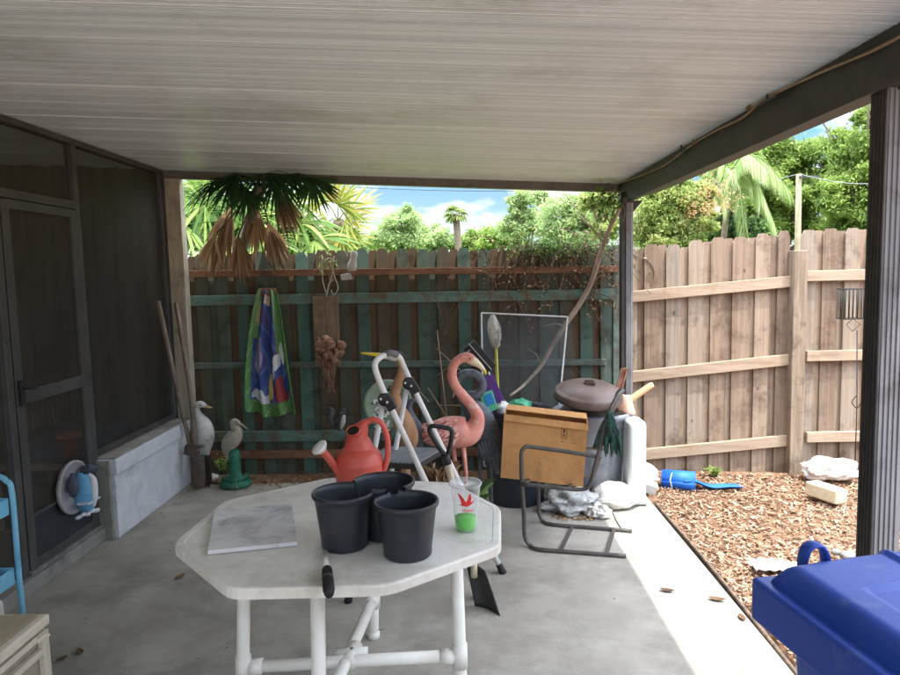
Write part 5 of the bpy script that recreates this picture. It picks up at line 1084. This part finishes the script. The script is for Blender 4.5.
MB().prism([tuple(a) for a in (q0+back*.02+e_, q1+back*.02-e_, q1+back*.97-e_, q0+back*.97+e_)], tuple(up_)).build('bottom_panel', m_card, bxk)
tp = Vector((0, 0, .003))
MB().prism([tuple(a+tp) for a in (q3+back*.42, q2+back*.42, q2+back*1.02, q3+back*1.02)], tuple(up_)).build('top_flap', m_card, bxk)
MB().prism([tuple(a) for a in (q3-Vector((0, .002, .004)), q2-Vector((0, .002, .004)), q2-Vector((0, .012, .036)), q3-Vector((0, .012, .036)))], (0, -.003, 0)).build('front_flap', m_card, bxk)
# the small printed mark
mk = MB(); fx = (q1-q0).normalized(); fz = (q3-q0).normalized(); c = q2-fx*.135*1-fz*.068; c += Vector((0, -.0016, 0))
def quadm(mb, cx_, cz_, w, h): a = c+fx*cx_+fz*cz_; mb.add([a-fx*w/2-fz*h/2, a+fx*w/2-fz*h/2, a+fx*w/2+fz*h/2, a-fx*w/2+fz*h/2], [(0, 1, 2, 3)], .5)
for cx_, cz_, w, h in ((-.016, 0, .003, .07), (.016, 0, .003, .07), (0, .034, .032, .003), (0, -.034, .032, .003), (0, .012, .012, .022), (-.001, -.012, .010, .012), (0, -.022, .016, .003)): quadm(mk, cx_, cz_, w, h)
for i in range(7): quadm(mk, .05+.008*i if i < 4 else -.04+.006*i, -.055, .005, .004)
mk.build('printed_mark', mat('box_print', (92, 60, 36), (100, 66, 40), rough=.8), bxk)

# ------------------------------------------------------------------ grey trash can, lid and tools
TCN = Vector((.925, 4.87, 0))
gc = thing('trash_can', 'grey ribbed plastic trash can full of tools and scraps', 'trash can', TCN)
m_gcan = mat('grey_can', (112, 116, 126), (134, 138, 146), scale=5, rough=.5, dirt=(92, 94, 100), dirt_at=(.5, .8), dirt_scale=6)
mb = MB(); nn = 72; vs = []; prof = [(.0, .0), (.20, 0), (.215, .02), (.245, .44), (.25, .50), (.262, .51), (.262, .53), (.27, .56), (.286, .575), (.292, .60), (.286, .612), (.272, .612), (.262, .56), (.21, .03), (0, .03)]
for k, (r, z) in enumerate(prof):
    for j in range(nn):
        a = 6.28318*j/nn; rib = .006 if (j % 4 < 2 and 2 <= k <= 3) else 0; vs.append(TCN+Vector(((r+rib)*math.cos(a), (r+rib)*math.sin(a), z)))
mb.add(vs, [(i*nn+j, i*nn+(j+1) % nn, (i+1)*nn+(j+1) % nn, (i+1)*nn+j) for i in range(len(prof)-1) for j in range(nn)], .5, True); mb.build('shell', m_gcan, gc)
m_cont = mat('scrap', (60, 54, 50), (90, 80, 72), scale=12, rough=.9)
MB().lathe([(0, .70), (.10, .69), (.18, .66), (.24, .60), (.262, .54)], TCN, 24).build('contents', m_cont, gc)
for s in (1,): MB().tube([TCN+Vector((.27, -.08, .54)), TCN+Vector((.32, -.07, .53)), TCN+Vector((.32, .07, .53)), TCN+Vector((.27, .08, .54))], .012, 8).build('handle', m_gcan, gc)
m_bl = mat('brown_lid', (92, 74, 68), (112, 92, 84), scale=5, rough=.5, dirt=(128, 108, 98), dirt_at=(.55, .8), dirt_scale=8)
lc = P(586, 411, Y=4.56); lc = Vector((.865, 4.68, .765)); Ml = Euler((R_(12), R_(2), 0)).to_matrix()
ld = thing('brown_lid', 'round brown domed plastic lid lying on top of the grey trash can', 'lid', lc)
MB().lathe([(0, .062), (.06, .062), (.13, .058), (.175, .047), (.198, .032), (.206, .026), (.226, .022), (.234, .014), (.236, -.012), (.240, -.03), (.234, -.034), (.226, -.018), (.2, .005), (0, .04)], lc, 56, Ml).build('dome', m_bl, ld)
MB().box(lc+Vector((.01, 0, .082)), (.085, .034, .034), (R_(9), 0, R_(-18)), taper=(.75, .7)).build('knob', m_bl, ld, bevel=.006)
wd_ = thing('wooden_mallet', 'pale wooden handle sticking out of the trash can towards the bare fence', 'tool', P(655, 384, Y=4.75))
MB().tube([P(618, 409, Y=4.75), P(634, 397, Y=4.75), P(650, 386, Y=4.75), P(653, 384.5, Y=4.75)], [.024, .023, .022, .018], 14).build('handle', mat('blond_wood', (206, 168, 118), (222, 186, 138), scale=9, rough=.6, stretch=(3, 1, 1)), wd_)
mp_ = thing('metal_bracket', 'narrow rusty metal channel standing up out of the trash can', 'bracket', P(620, 380, Y=4.9))
a, b = P(613, 402, Y=4.85), P(621, 369, Y=4.85)
MB().bar(a, b, .008, .010).bar(a+Vector((.045, 0, .012)), b+Vector((.045, 0, .004)), .008, .010).bar(b, b+Vector((.045, 0, .004)), .010, .008).add([a+Vector((0, .012, 0)), a+Vector((.045, .012, 0)), b+Vector((.045, .012, 0)), b+Vector((0, .012, 0))], [(0, 1, 2, 3)]).build('channel', mat('rust_brown', (122, 84, 68), (146, 104, 84), scale=12, rough=.8), mp_)
bs = thing('clay_shard', 'curved pinkish terracotta shard leaning inside the trash can rim', 'shard', P(622, 402, Y=4.7))
def bkf(u, v):
    p = P(612+18*u+6*v, 391+4*u+20*v, Y=4.70+.02*math.sin(u*3)); return (p.x, p.y-.05*math.sin(math.pi*u)+.02*v, p.z)
MB().grid(bkf, 10, 8).build('shard', mat('pink_clay', (206, 160, 136), (224, 184, 162), scale=9, rough=.8, bump=.3), bs, solid=.01)
dk = thing('curved_handle', 'dark curved tool handle resting over the edge of the brown lid', 'tool', P(612, 405, Y=4.5))
MB().tube(catmull([tuple(P(620, 393, Y=4.62)), tuple(P(618, 402, Y=4.5)), tuple(P(611, 412, Y=4.44)), tuple(P(604, 424, Y=4.42)), tuple(P(596, 450, Y=4.40))], 5), .014, 10).build('grip', m_rust, dk)
# green netting hung over the chair back
gn = thing('green_net', 'dark green netting bundle hung over the chair back', 'netting', P(612, 420, Y=3.78))
m_net = mat('green_net', (8, 46, 42), (18, 78, 66), scale=18, rough=.6, bump=1, bscale=40, bdist=.02, dirt=(6, 34, 32), dirt_at=(.5, .6), dirt_scale=24)
nb_ = MB(); random.seed(41)
for k in range(22):
    x0 = random.uniform(608, 613); x1 = random.uniform(605, 621); ye = random.uniform(440, 459)
    q = catmull([(*P(x0, 412, Y=3.78), .006), (*P(x0*.5+x1*.5, 425, Y=3.77+random.uniform(-.02, .02)), .010), (*P(x1, ye-12, Y=3.76+random.uniform(-.02, .02)), .011), (*P(x1+random.uniform(-1, 1), ye, Y=3.77), .004)], 4); nb_.tube([a[:3] for a in q], [max(.003, a[3]) for a in q], 7)
nb_.build('bundle', m_net, gn)
nb_ = MB()
for k in range(6):
    q = catmull([(*P(609, 412, Y=3.78),), (*P(603-k*.6, 428, Y=3.9),), (*P(598-k, 448, Y=3.95),)], 4); nb_.tube(q, .005, 6)
nb_.build('loose_cords', m_net, gn)
# white plastic tub standing behind the can
wtub = thing('white_container', 'tall white rounded plastic container standing right of the grey trash can', 'container', (1.24, 4.98, 0))
A, B_ = P(624, 416, Y=4.93), P(643, 484, Y=4.93)
a0 = P(627, 410, Y=4.95)
MB().box((1.172, 4.63, .30), (.125, .20, .58)).build('body', mat('pale_plastic', (208, 214, 214), (222, 226, 226), scale=3, rough=.45, dirt=(188, 194, 192), dirt_scale=4), wtub, bevel=.035, seg=4)
MB().box((1.172, 4.63, .025), (.135, .21, .03)).build('base_lip', m_ltg, wtub, bevel=.008)
# soft bags
from mathutils import noise as mnoise
def bag(name, label, q, r, m, seed, cat='bag', amp=.18, n=72):
    random.seed(seed); ph = [random.uniform(0, 6.28) for _ in range(12)]
    root = thing(name, label, cat, (q.x, q.y, q.z))
    def f(u, v):
        th = math.pi*v; a = 2*math.pi*u; d = Vector((math.sin(th)*math.cos(a), math.sin(th)*math.sin(a), -math.cos(th)))
        nv_ = Vector((d.x*2.2+seed, d.y*2.2, d.z*2.2)); k = 1+amp*1.6*mnoise.noise(nv_)+amp*.9*(.5-abs(mnoise.noise(nv_*2.7)))+amp*.25*mnoise.noise(nv_*7)+amp*.4*(math.sin(3*a+ph[0]+2*v)*.5+math.sin(5*a+7*v+ph[1])*.3+math.sin(11*a-9*v+ph[2])*.16+math.sin(17*a+13*v+ph[3])*.1)*math.sin(th)
        return (q.x+d.x*r[0]*k, q.y+d.y*r[1]*k, max(q.z+.002, q.z+r[2]*.8+d.z*r[2]*k))
    MB().grid(f, n, n//2).build('bag_body', m, root); return root
m_sack = mat('white_sack', (214, 210, 200), (230, 227, 220), scale=7, rough=.6, bump=.7, bscale=14, bdist=.03)
m_poly = mat('clear_poly', (186, 186, 182), (212, 212, 210), scale=9, rough=.35, bump=1, bscale=16, bdist=.04, dirt=(150, 146, 138), dirt_at=(.55, .7), dirt_scale=12)
s1 = bag('white_sack', 'plump white sack in the sun at the foot of the trash can', P(619, 511, Z=0)+Vector((0, .12, 0)), (.165, .15, .085), m_sack, 3, 'sack', .10)
MB().tube(catmull([tuple(P(596, 493, Z=.05)), tuple(P(602, 505, Z=.04)), tuple(P(612, 512, Z=.005)), tuple(P(616, 520, Z=.004)), tuple(P(621, 528, Z=.004))], 5), .003, 6).build('drawstring', m_rust, s1)
s2 = bag('plastic_bag', 'flattened clear and white plastic bag on the slab in the chair shade', P(574, 512, Z=0)+Vector((0, .04, 0)), (.175, .13, .07), m_poly, 6, amp=.3)
MB().tube(catmull([tuple(P(566, 494, Z=.10)), tuple(P(585, 500, Z=.10)), tuple(P(600, 508, Z=.05))], 5), .003, 6).build('tie', m_blackrub, s2)
s3 = bag('plastic_bag', 'small knotted white bag between the flattened bag and the plump sack', P(599, 517, Z=0), (.07, .06, .045), m_sack, 9, amp=.3)
lb = thing('leafy_debris', 'brown leaf scraps along the front of the flattened bag', 'debris', P(572, 517, Z=0)); mb = MB(); random.seed(5)
for i in range(90):
    q = P(random.uniform(552, 594), random.uniform(511, 520), Z=.008); a = Vector((random.gauss(0, 1), random.gauss(0, 1), .3)).normalized()*.018; b = a.orthogonal().normalized()*.007; mb.add([q-a, q+b, q+a, q-b], [(0, 1, 2, 3)])
o_ = mb.build('scraps', m_dead, lb); 
s4 = bag('plastic_jug', 'crumpled white plastic jug between the white container and the blue mat', P(647, 488, Z=0)+Vector((0.0, .1, 0)), (.10, .10, .085), m_white, 15, 'jug', .2)
MB().box(P(648, 487, Z=.05)+Vector((.01, 0, 0)), (.10, .07, .08), (R_(15), R_(20), 0)).build('grey_base', m_ltg, s4, bevel=.01)
# blue rolled mat
m_blue = mat('blue_mat', (18, 92, 196), (30, 110, 212), scale=5, rough=.6, bump=.2)
mt = thing('rolled_mat', 'bright blue foam mat half rolled up on the mulch by the fence', 'mat', (1.6, 5.0, -.05))
def spiral(c, ax, L_, r0, turns, th):
    mb = MB(); ax = Vector(ax).normalized(); s_ = Vector((0, 0, 1)); p_ = ax.cross(s_)
    n_ = int(turns*24)
    def f(u, v): a = u*turns*2*math.pi; r_ = r0*(1-.6*(1-u)); return tuple(Vector(c)+ax*L_*(v-.5)+(p_*math.cos(a)+s_*math.sin(a))*r_)
    mb.grid(f, n_, 1); return mb
spiral(P(673, 482, Z=.02)+Vector((.06, .06, 0)), (.95, -.35, 0), .24, .072, 4, .006).build('roll', m_blue, mt, solid=.007)
def fm_(u, v):
    A = Vector((1.63, 5.02, -.02)); B_ = P(741, 486, Z=-.03); p = A.lerp(B_, u); return (p.x, p.y+(v-.5)*.13*(1-.3*u), -.035+.055*(1-u)**2+.022*math.sin(u*9)*(1-u)+.012*math.cos(v*5))
MB().grid(fm_, 30, 6).build('loose_end', m_blue, mt, solid=.008)
MB().tube([P(672, 473, Z=.10), P(670, 480, Z=.08), P(673, 492, Z=-.03)], .004, 6).build('cord', m_wframe, mt)
# sack, block and paper on the mulch
s5 = bag('cement_sack', 'white half empty sack slumped against the bare fence post base', P(829, 478, Z=-.04)+Vector((0, 0, 0)), (.20, .12, .085), m_sack, 21, 'sack', .2)
ck = thing('concrete_block', 'tan concrete block lying tilted on the mulch in front of the white sack', 'block', P(826, 497, Z=-.04))
MB().box(P(826, 492, Z=.01), (.13, .24, .10), (R_(2), R_(5), R_(28))).build('block_body', mat('tan_block', (196, 182, 148), (214, 202, 172), scale=9, rough=.95, bump=.7, bscale=30, dirt=(170, 152, 120), dirt_scale=9), ck, bevel=.012)
pr = thing('paper_bag', 'torn white plastic sheet lying flat on the mulch behind the blue bin', 'sheet', P(776, 568, Z=-.04))
def pf_(u, v):
    p = P(751, 566, Z=-.03).lerp(P(806, 567, Z=-.03), u); return (p.x+.03*mnoise.noise(Vector((v*4, u*2, 7))), p.y+(v-.5)*.17*(1-.2*math.sin(u*5+1)**2), -.03+.010*math.sin(u*13+v*5)*math.sin(v*7)+.012*math.sin(u*5)+.035*mnoise.noise(Vector((u*9, v*5, 3))))
MB().grid(pf_, 40, 14).build('sheet_body', mat('torn_white', (206, 204, 200), (226, 224, 220), rough=.6, dirt=(160, 150, 140), dirt_at=(.55, .7), dirt_scale=16), pr, solid=.002)
random.seed(51)
for i, (x, y, r_, lb_) in enumerate(((848, 556, .045, 'grey stone on the mulch nearest the metal post'), (836, 552, .03, 'small grey stone just left of the larger grey stone'), (902, 520, .07, 'pale rock partly hidden at the right of the metal post'), (806, 545, .022, 'tiny rusty stone above the torn white sheet'))):
    q = P(x, y, Z=-.03); tag(MB().ball(q, (r_, r_*.8, r_*.6), 12, 8, jit=.16).build('stone', m_step), lb_, 'stone', 'stones on the mulch')
# dry twigs near sack
tg = thing('dry_grass_tuft', 'dry straw tuft beside the white sack at the fence foot', 'grass tuft', P(850, 466, Z=-.04)); mb = MB()
for i in range(60):
    q = P(random.uniform(838, 868), random.uniform(462, 476), Z=-.04); a = random.uniform(0, 6.28); blade(mb, q, Vector((math.cos(a), math.sin(a)*.5, .5)).normalized(), random.uniform(.08, .2), .004, .3, random.random(), Vector((0, 0, 1)), 3)
mb.build('straw', m_dead, tg)
# black wire plant hanger on the fence
ph_ = thing('wire_basket', 'black wire feeder cage on a thin pole in front of the bare fence', 'wire basket', P(853, 300, Y=5.25)); mb = MB(); Y = 5.3
x0, x1 = P(846, 290, Y=Y).x, P(866, 290, Y=Y).x; z0, z1 = P(856, 319, Y=Y).z, P(856, 289, Y=Y).z
for i in range(6): x = x0+(x1-x0)*i/5; mb.tube([(x, Y, z0), (x, Y, z1)], .003, 5); mb.tube([(x, Y+.12, z0), (x, Y+.12, z1)], .003, 5)
for z in (z0, z1):
    mb.tube([(x0, Y, z), (x1, Y, z), (x1, Y+.12, z), (x0, Y+.12, z), (x0, Y, z)], .004, 5)
for i in range(1, 5): y_ = Y+.12*i/5; mb.tube([(x0, y_, z0), (x0, y_, z1)], .003, 5); mb.tube([(x1, y_, z0), (x1, y_, z1)], .003, 5)
mb.build('cage', m_blackrub, ph_)
q = [P(857, 319, Y=Y), P(850, 325, Y=Y), P(856, 332, Y=Y), P(864, 325, Y=Y), P(857, 319, Y=Y)]
MB().tube([a+Vector((0, .05, 0)) for a in q], .003, 5).tube([P(857, 330, Y=5.35), P(857, 405, Y=5.35), (P(857, 405, Y=5.35).x, 5.35, -.06)], .004, 6).tube(catmull([tuple(P(857, 395, Y=5.35)), tuple(P(852, 402, Y=5.35)), tuple(P(857, 408, Y=5.35)), tuple(P(861, 403, Y=5.35))], 4), .004, 5).build('pole', m_blackrub, ph_)

# ------------------------------------------------------------------ blue wheeled bin
m_bin = mat('bin_blue', (30, 66, 160), (40, 78, 176), scale=3, rough=.42, dirt=(84, 104, 162), dirt_at=(.56, .76), dirt_scale=15, bump=.06, bscale=70)
BO = Vector((.610, 1.330, .008)); yaw = R_(9)
bnr = thing('wheeled_bin', 'dark blue wheeled plastic bin with domed lid at the slab edge', 'wheelie bin', BO)
ux = Vector((math.cos(yaw), math.sin(yaw), 0)); uy = Vector((-math.sin(yaw), math.cos(yaw), 0)); Mb = Matrix((ux, uy, Vector((0, 0, 1)))).transposed()
def bw(x, y, z): return BO+ux*x+uy*y+Vector((0, 0, z))
BW, BL = .60, .72   # across (x), depth towards the camera (-y)
body = MB(); rg = []
for z, i_ in ((.06, .085), (.10, .07), (.50, .045), (.86, .02), (.885, .02)):
    rg.append([(i_, -i_), (BW-i_, -i_), (BW-i_, -BL+i_), (i_, -BL+i_)])
    r = .05; ring = []
    cs = [(i_+r, -i_-r, 90), (i_+r, -BL+i_+r, 180), (BW-i_-r, -BL+i_+r, 270), (BW-i_-r, -i_-r, 0)]
    for cx_, cy_, a_ in cs:
        for k in range(7): an = R_(a_+15*k); ring.append(bw(cx_+r*math.cos(an), cy_+r*math.sin(an), z))
    rg[-1] = ring
nr = len(rg[0]); body.add([v for ring in rg for v in ring], [(i*nr+j, i*nr+(j+1) % nr, (i+1)*nr+(j+1) % nr, (i+1)*nr+j) for i in range(len(rg)-1) for j in range(nr)]+[tuple(range(nr))[::-1]], .5, True)
body.build('body', m_bin, bnr)
rim = MB().box(bw(BW/2, -BL/2, .925), (BW+.05, BL+.05, .09), Mb); rim.build('rim', m_bin, bnr, bevel=.008, seg=3)
def lidf(u, v):
    # u across, v from far (0) to near (1): domed lid with a rolled edge
    x = -.005+(BW+.01)*u; y = .0-(BL+.0)*v; e = min(u, 1-u, v*1.2, (1-v)*1.2); z = .96+.052*(1-max(0, 1-e/.075)**2.4)+.014*math.sin(math.pi*u)
    g_ = 0
    if .15 < u < .86 and .22 < v < .9: z -= .006
    if .44 < u < .56 and .24 < v < .88: z -= .010
    if .60 < u < .63 or .37 < u < .40: z += .008*min(1, max(0, 1-e/.2+1))
    return tuple(bw(x, y, z))
ldm = MB().grid(lidf, 90, 90); 
for s in (0,):
    pass
lo_ = ldm.build('lid', m_bin, bnr)
sk_ = MB().box(bw(BW/2, -BL/2, .957), (BW+.008, BL-.002, .014), Mb); sk_.build('lid_skirt', m_bin, lo_, bevel=.004)
for x in (.10, BW-.10):
    mb = MB(); q = [bw(x-.018, .012, .965), bw(x-.018, .014, 1.0), bw(x-.010, .010, 1.030), bw(x+.010, .006, 1.034), bw(x+.020, 0, 1.018), bw(x+.022, -.004, .985)]
    qq = catmull([tuple(a) for a in q], 5); mb.tube(qq, [(.006, .016)]*len(qq), 10, up=uy); mb.build('handle', m_bin, lo_)
MB().tube([bw(.05, .06, .93), bw(BW-.05, .06, .93)], .014, 12).tube([bw(.07, .0, .93), bw(.07, .06, .93)], .014, 10).tube([bw(BW-.07, .0, .93), bw(BW-.07, .06, .93)], .014, 10).build('grab_bar', m_bin, bnr)
for x in (.03, BW-.03):
    mb = MB(); mb.lathe([(0, -.03), (.10, -.03), (.125, -.02), (.125, .02), (.10, .03), (0, .03)], bw(x, -.02, .125), 32, Mb @ Euler((0, R_(90), 0)).to_matrix()); mb.build('wheel', m_blackrub, bnr)

# ------------------------------------------------------------------ storage box and blue cart at the left
m_sbx = mat('cream_resin', (204, 196, 178), (220, 213, 196), scale=6, rough=.5, dirt=(170, 158, 134), dirt_at=(.55, .8), dirt_scale=8)
m_sin = mat('taupe_resin', (150, 142, 130), (166, 158, 146), scale=8, rough=.6, dirt=(122, 114, 102), dirt_scale=8)
sb = thing('storage_box', 'low cream resin storage box with lattice frame and dusty brown top', 'storage box', (-1.9, 1.7, 0))
X1 = P(50, 613, Z=.5).x; YB = P(50, 613, Z=.5).y; X0, YA = X1-.75, YB-.95; ZT = .5
MB().box(((X0+X1)/2, (YA+YB)/2, ZT-.018), (X1-X0, YB-YA, .036)).build('lid', m_sbx, sb, bevel=.008, seg=3)
def ltop(u, v):
    x = X0+.02+(X1-X0-.045)*u; y = YA+.02+(YB-YA-.035)*v; w_ = .028*math.sin(v*8)+.02*math.sin(v*17); 
    return (x, y, ZT+.0015+.004*max(0, min(1, (u-.86-w_)*40)) if u < .99 else ZT+.001)
MB().grid(ltop, 60, 60).build('lid_panel', mat('dusty_top', (160, 148, 124), (178, 166, 144), scale=4, rough=.7, dirt=(132, 118, 94), dirt_at=(.42, .7), dirt_scale=4), sb)
MB().box(((X0+X1)/2, (YA+YB)/2, .24), (X1-X0-.06, YB-YA-.06, .42)).build('inner_panel', m_sin, sb)
fr = MB()
xs_ = X1-.018
for z, h in ((.44, .022), (.385, .022), (.04, .05)): fr.box((xs_, (YA+YB)/2, z), (.022, YB-YA-.03, h))
for y_ in [YA+.02+i*(YB-YA-.04)/3 for i in range(4)]: fr.box((xs_+.001, y_, .235), (.024, .03, .43))
for z, h in ((.44, .022), (.385, .022), (.04, .05)): fr.box(((X0+X1)/2-.012, YB-.016, z), (X1-X0-.05, .02, h))
fr.build('side_frame', m_sbx, sb, bevel=.003)
fr2 = MB().box((X1-.004, YB-.045, ZT-.06), (.014, .05, .016)).tube([(X1-.005, YB-.03, ZT-.065), (X1+.012, YB-.03, ZT-.06)], .006, 8); fr2.build('catch', m_sbx, sb, bevel=.003)
m_cart = mat('sky_blue_metal', (112, 182, 214), (130, 194, 222), scale=6, rough=.4, dirt=(92, 148, 178), dirt_scale=7)
ca = thing('utility_cart', 'light blue three tier metal cart with rounded side hoop by the screen door', 'cart', (-2.0, 2.6, 0))
cx1 = P(16, 540, Y=2.72).x; cY0, cY1 = 2.38, 2.72; cx0 = cx1-.42
def hoop(y_): return catmull([(cx1+.004, y_, .05), (cx1, y_, .40), (cx1, y_, .74), (cx1-.02, y_, .795), (cx1-.06, y_, .815), (cx1-.2, y_, .815), (cx0+.06, y_, .815), (cx0+.02, y_, .795), (cx0, y_, .74), (cx0, y_, .40), (cx0, y_, .05)], 5)
for y_ in (cY1,): MB().tube(hoop(y_), .0115, 12).build('hoop', m_cart, ca)
for x_ in (cx0, cx1): MB().tube([(x_, cY0, .05), (x_, cY0, .76)], .0115, 12).build('post', m_cart, ca)
for z in (.66, .36, .12):
    mb = MB(); w_ = cx1-cx0-.024; xm = (cx0+cx1)/2; ym = (cY0+cY1)/2; l_ = cY1-cY0-.02
    mb.box((xm, ym, z), (w_, l_, .006)); mb.box((xm, ym+l_/2, z+.03), (w_, .005, .07)); mb.box((xm, ym-l_/2, z+.03), (w_, .005, .07)); mb.box((xm+w_/2, ym, z+.03), (.005, l_-.006, .07)); mb.box((xm-w_/2, ym, z+.03), (.005, l_-.006, .07))
    mb.build('tray', m_cart, ca, bevel=.002)
for x_ in (cx0, cx1):
    for y_ in (cY0, cY1): MB().lathe([(0, -.012), (.024, -.012), (.026, 0), (.024, .012), (0, .012)], (x_, y_, .026), 16, Euler((0, R_(90), 0)).to_matrix()).build('caster', m_blackrub, ca)
ci = thing('paper_stack', 'white papers standing in the middle tray of the blue cart', 'paper', (cx1-.2, 2.6, .37))
MB().box((cx1-.2, 2.58, .485), (.30, .20, .22), (0, R_(2), 0)).build('stack', mat('greyish_paper', (186, 188, 192), (204, 206, 208), rough=.8), ci, bevel=.004)
ci = thing('paper_stack', 'white folded cloth filling the bottom tray of the blue cart', 'cloth', (cx1-.2, 2.6, .13)); 
MB().box((cx1-.2, 2.58, .22), (.32, .22, .17), (0, R_(-2), 0)).build('stack', m_sack, ci, bevel=.03, seg=4)
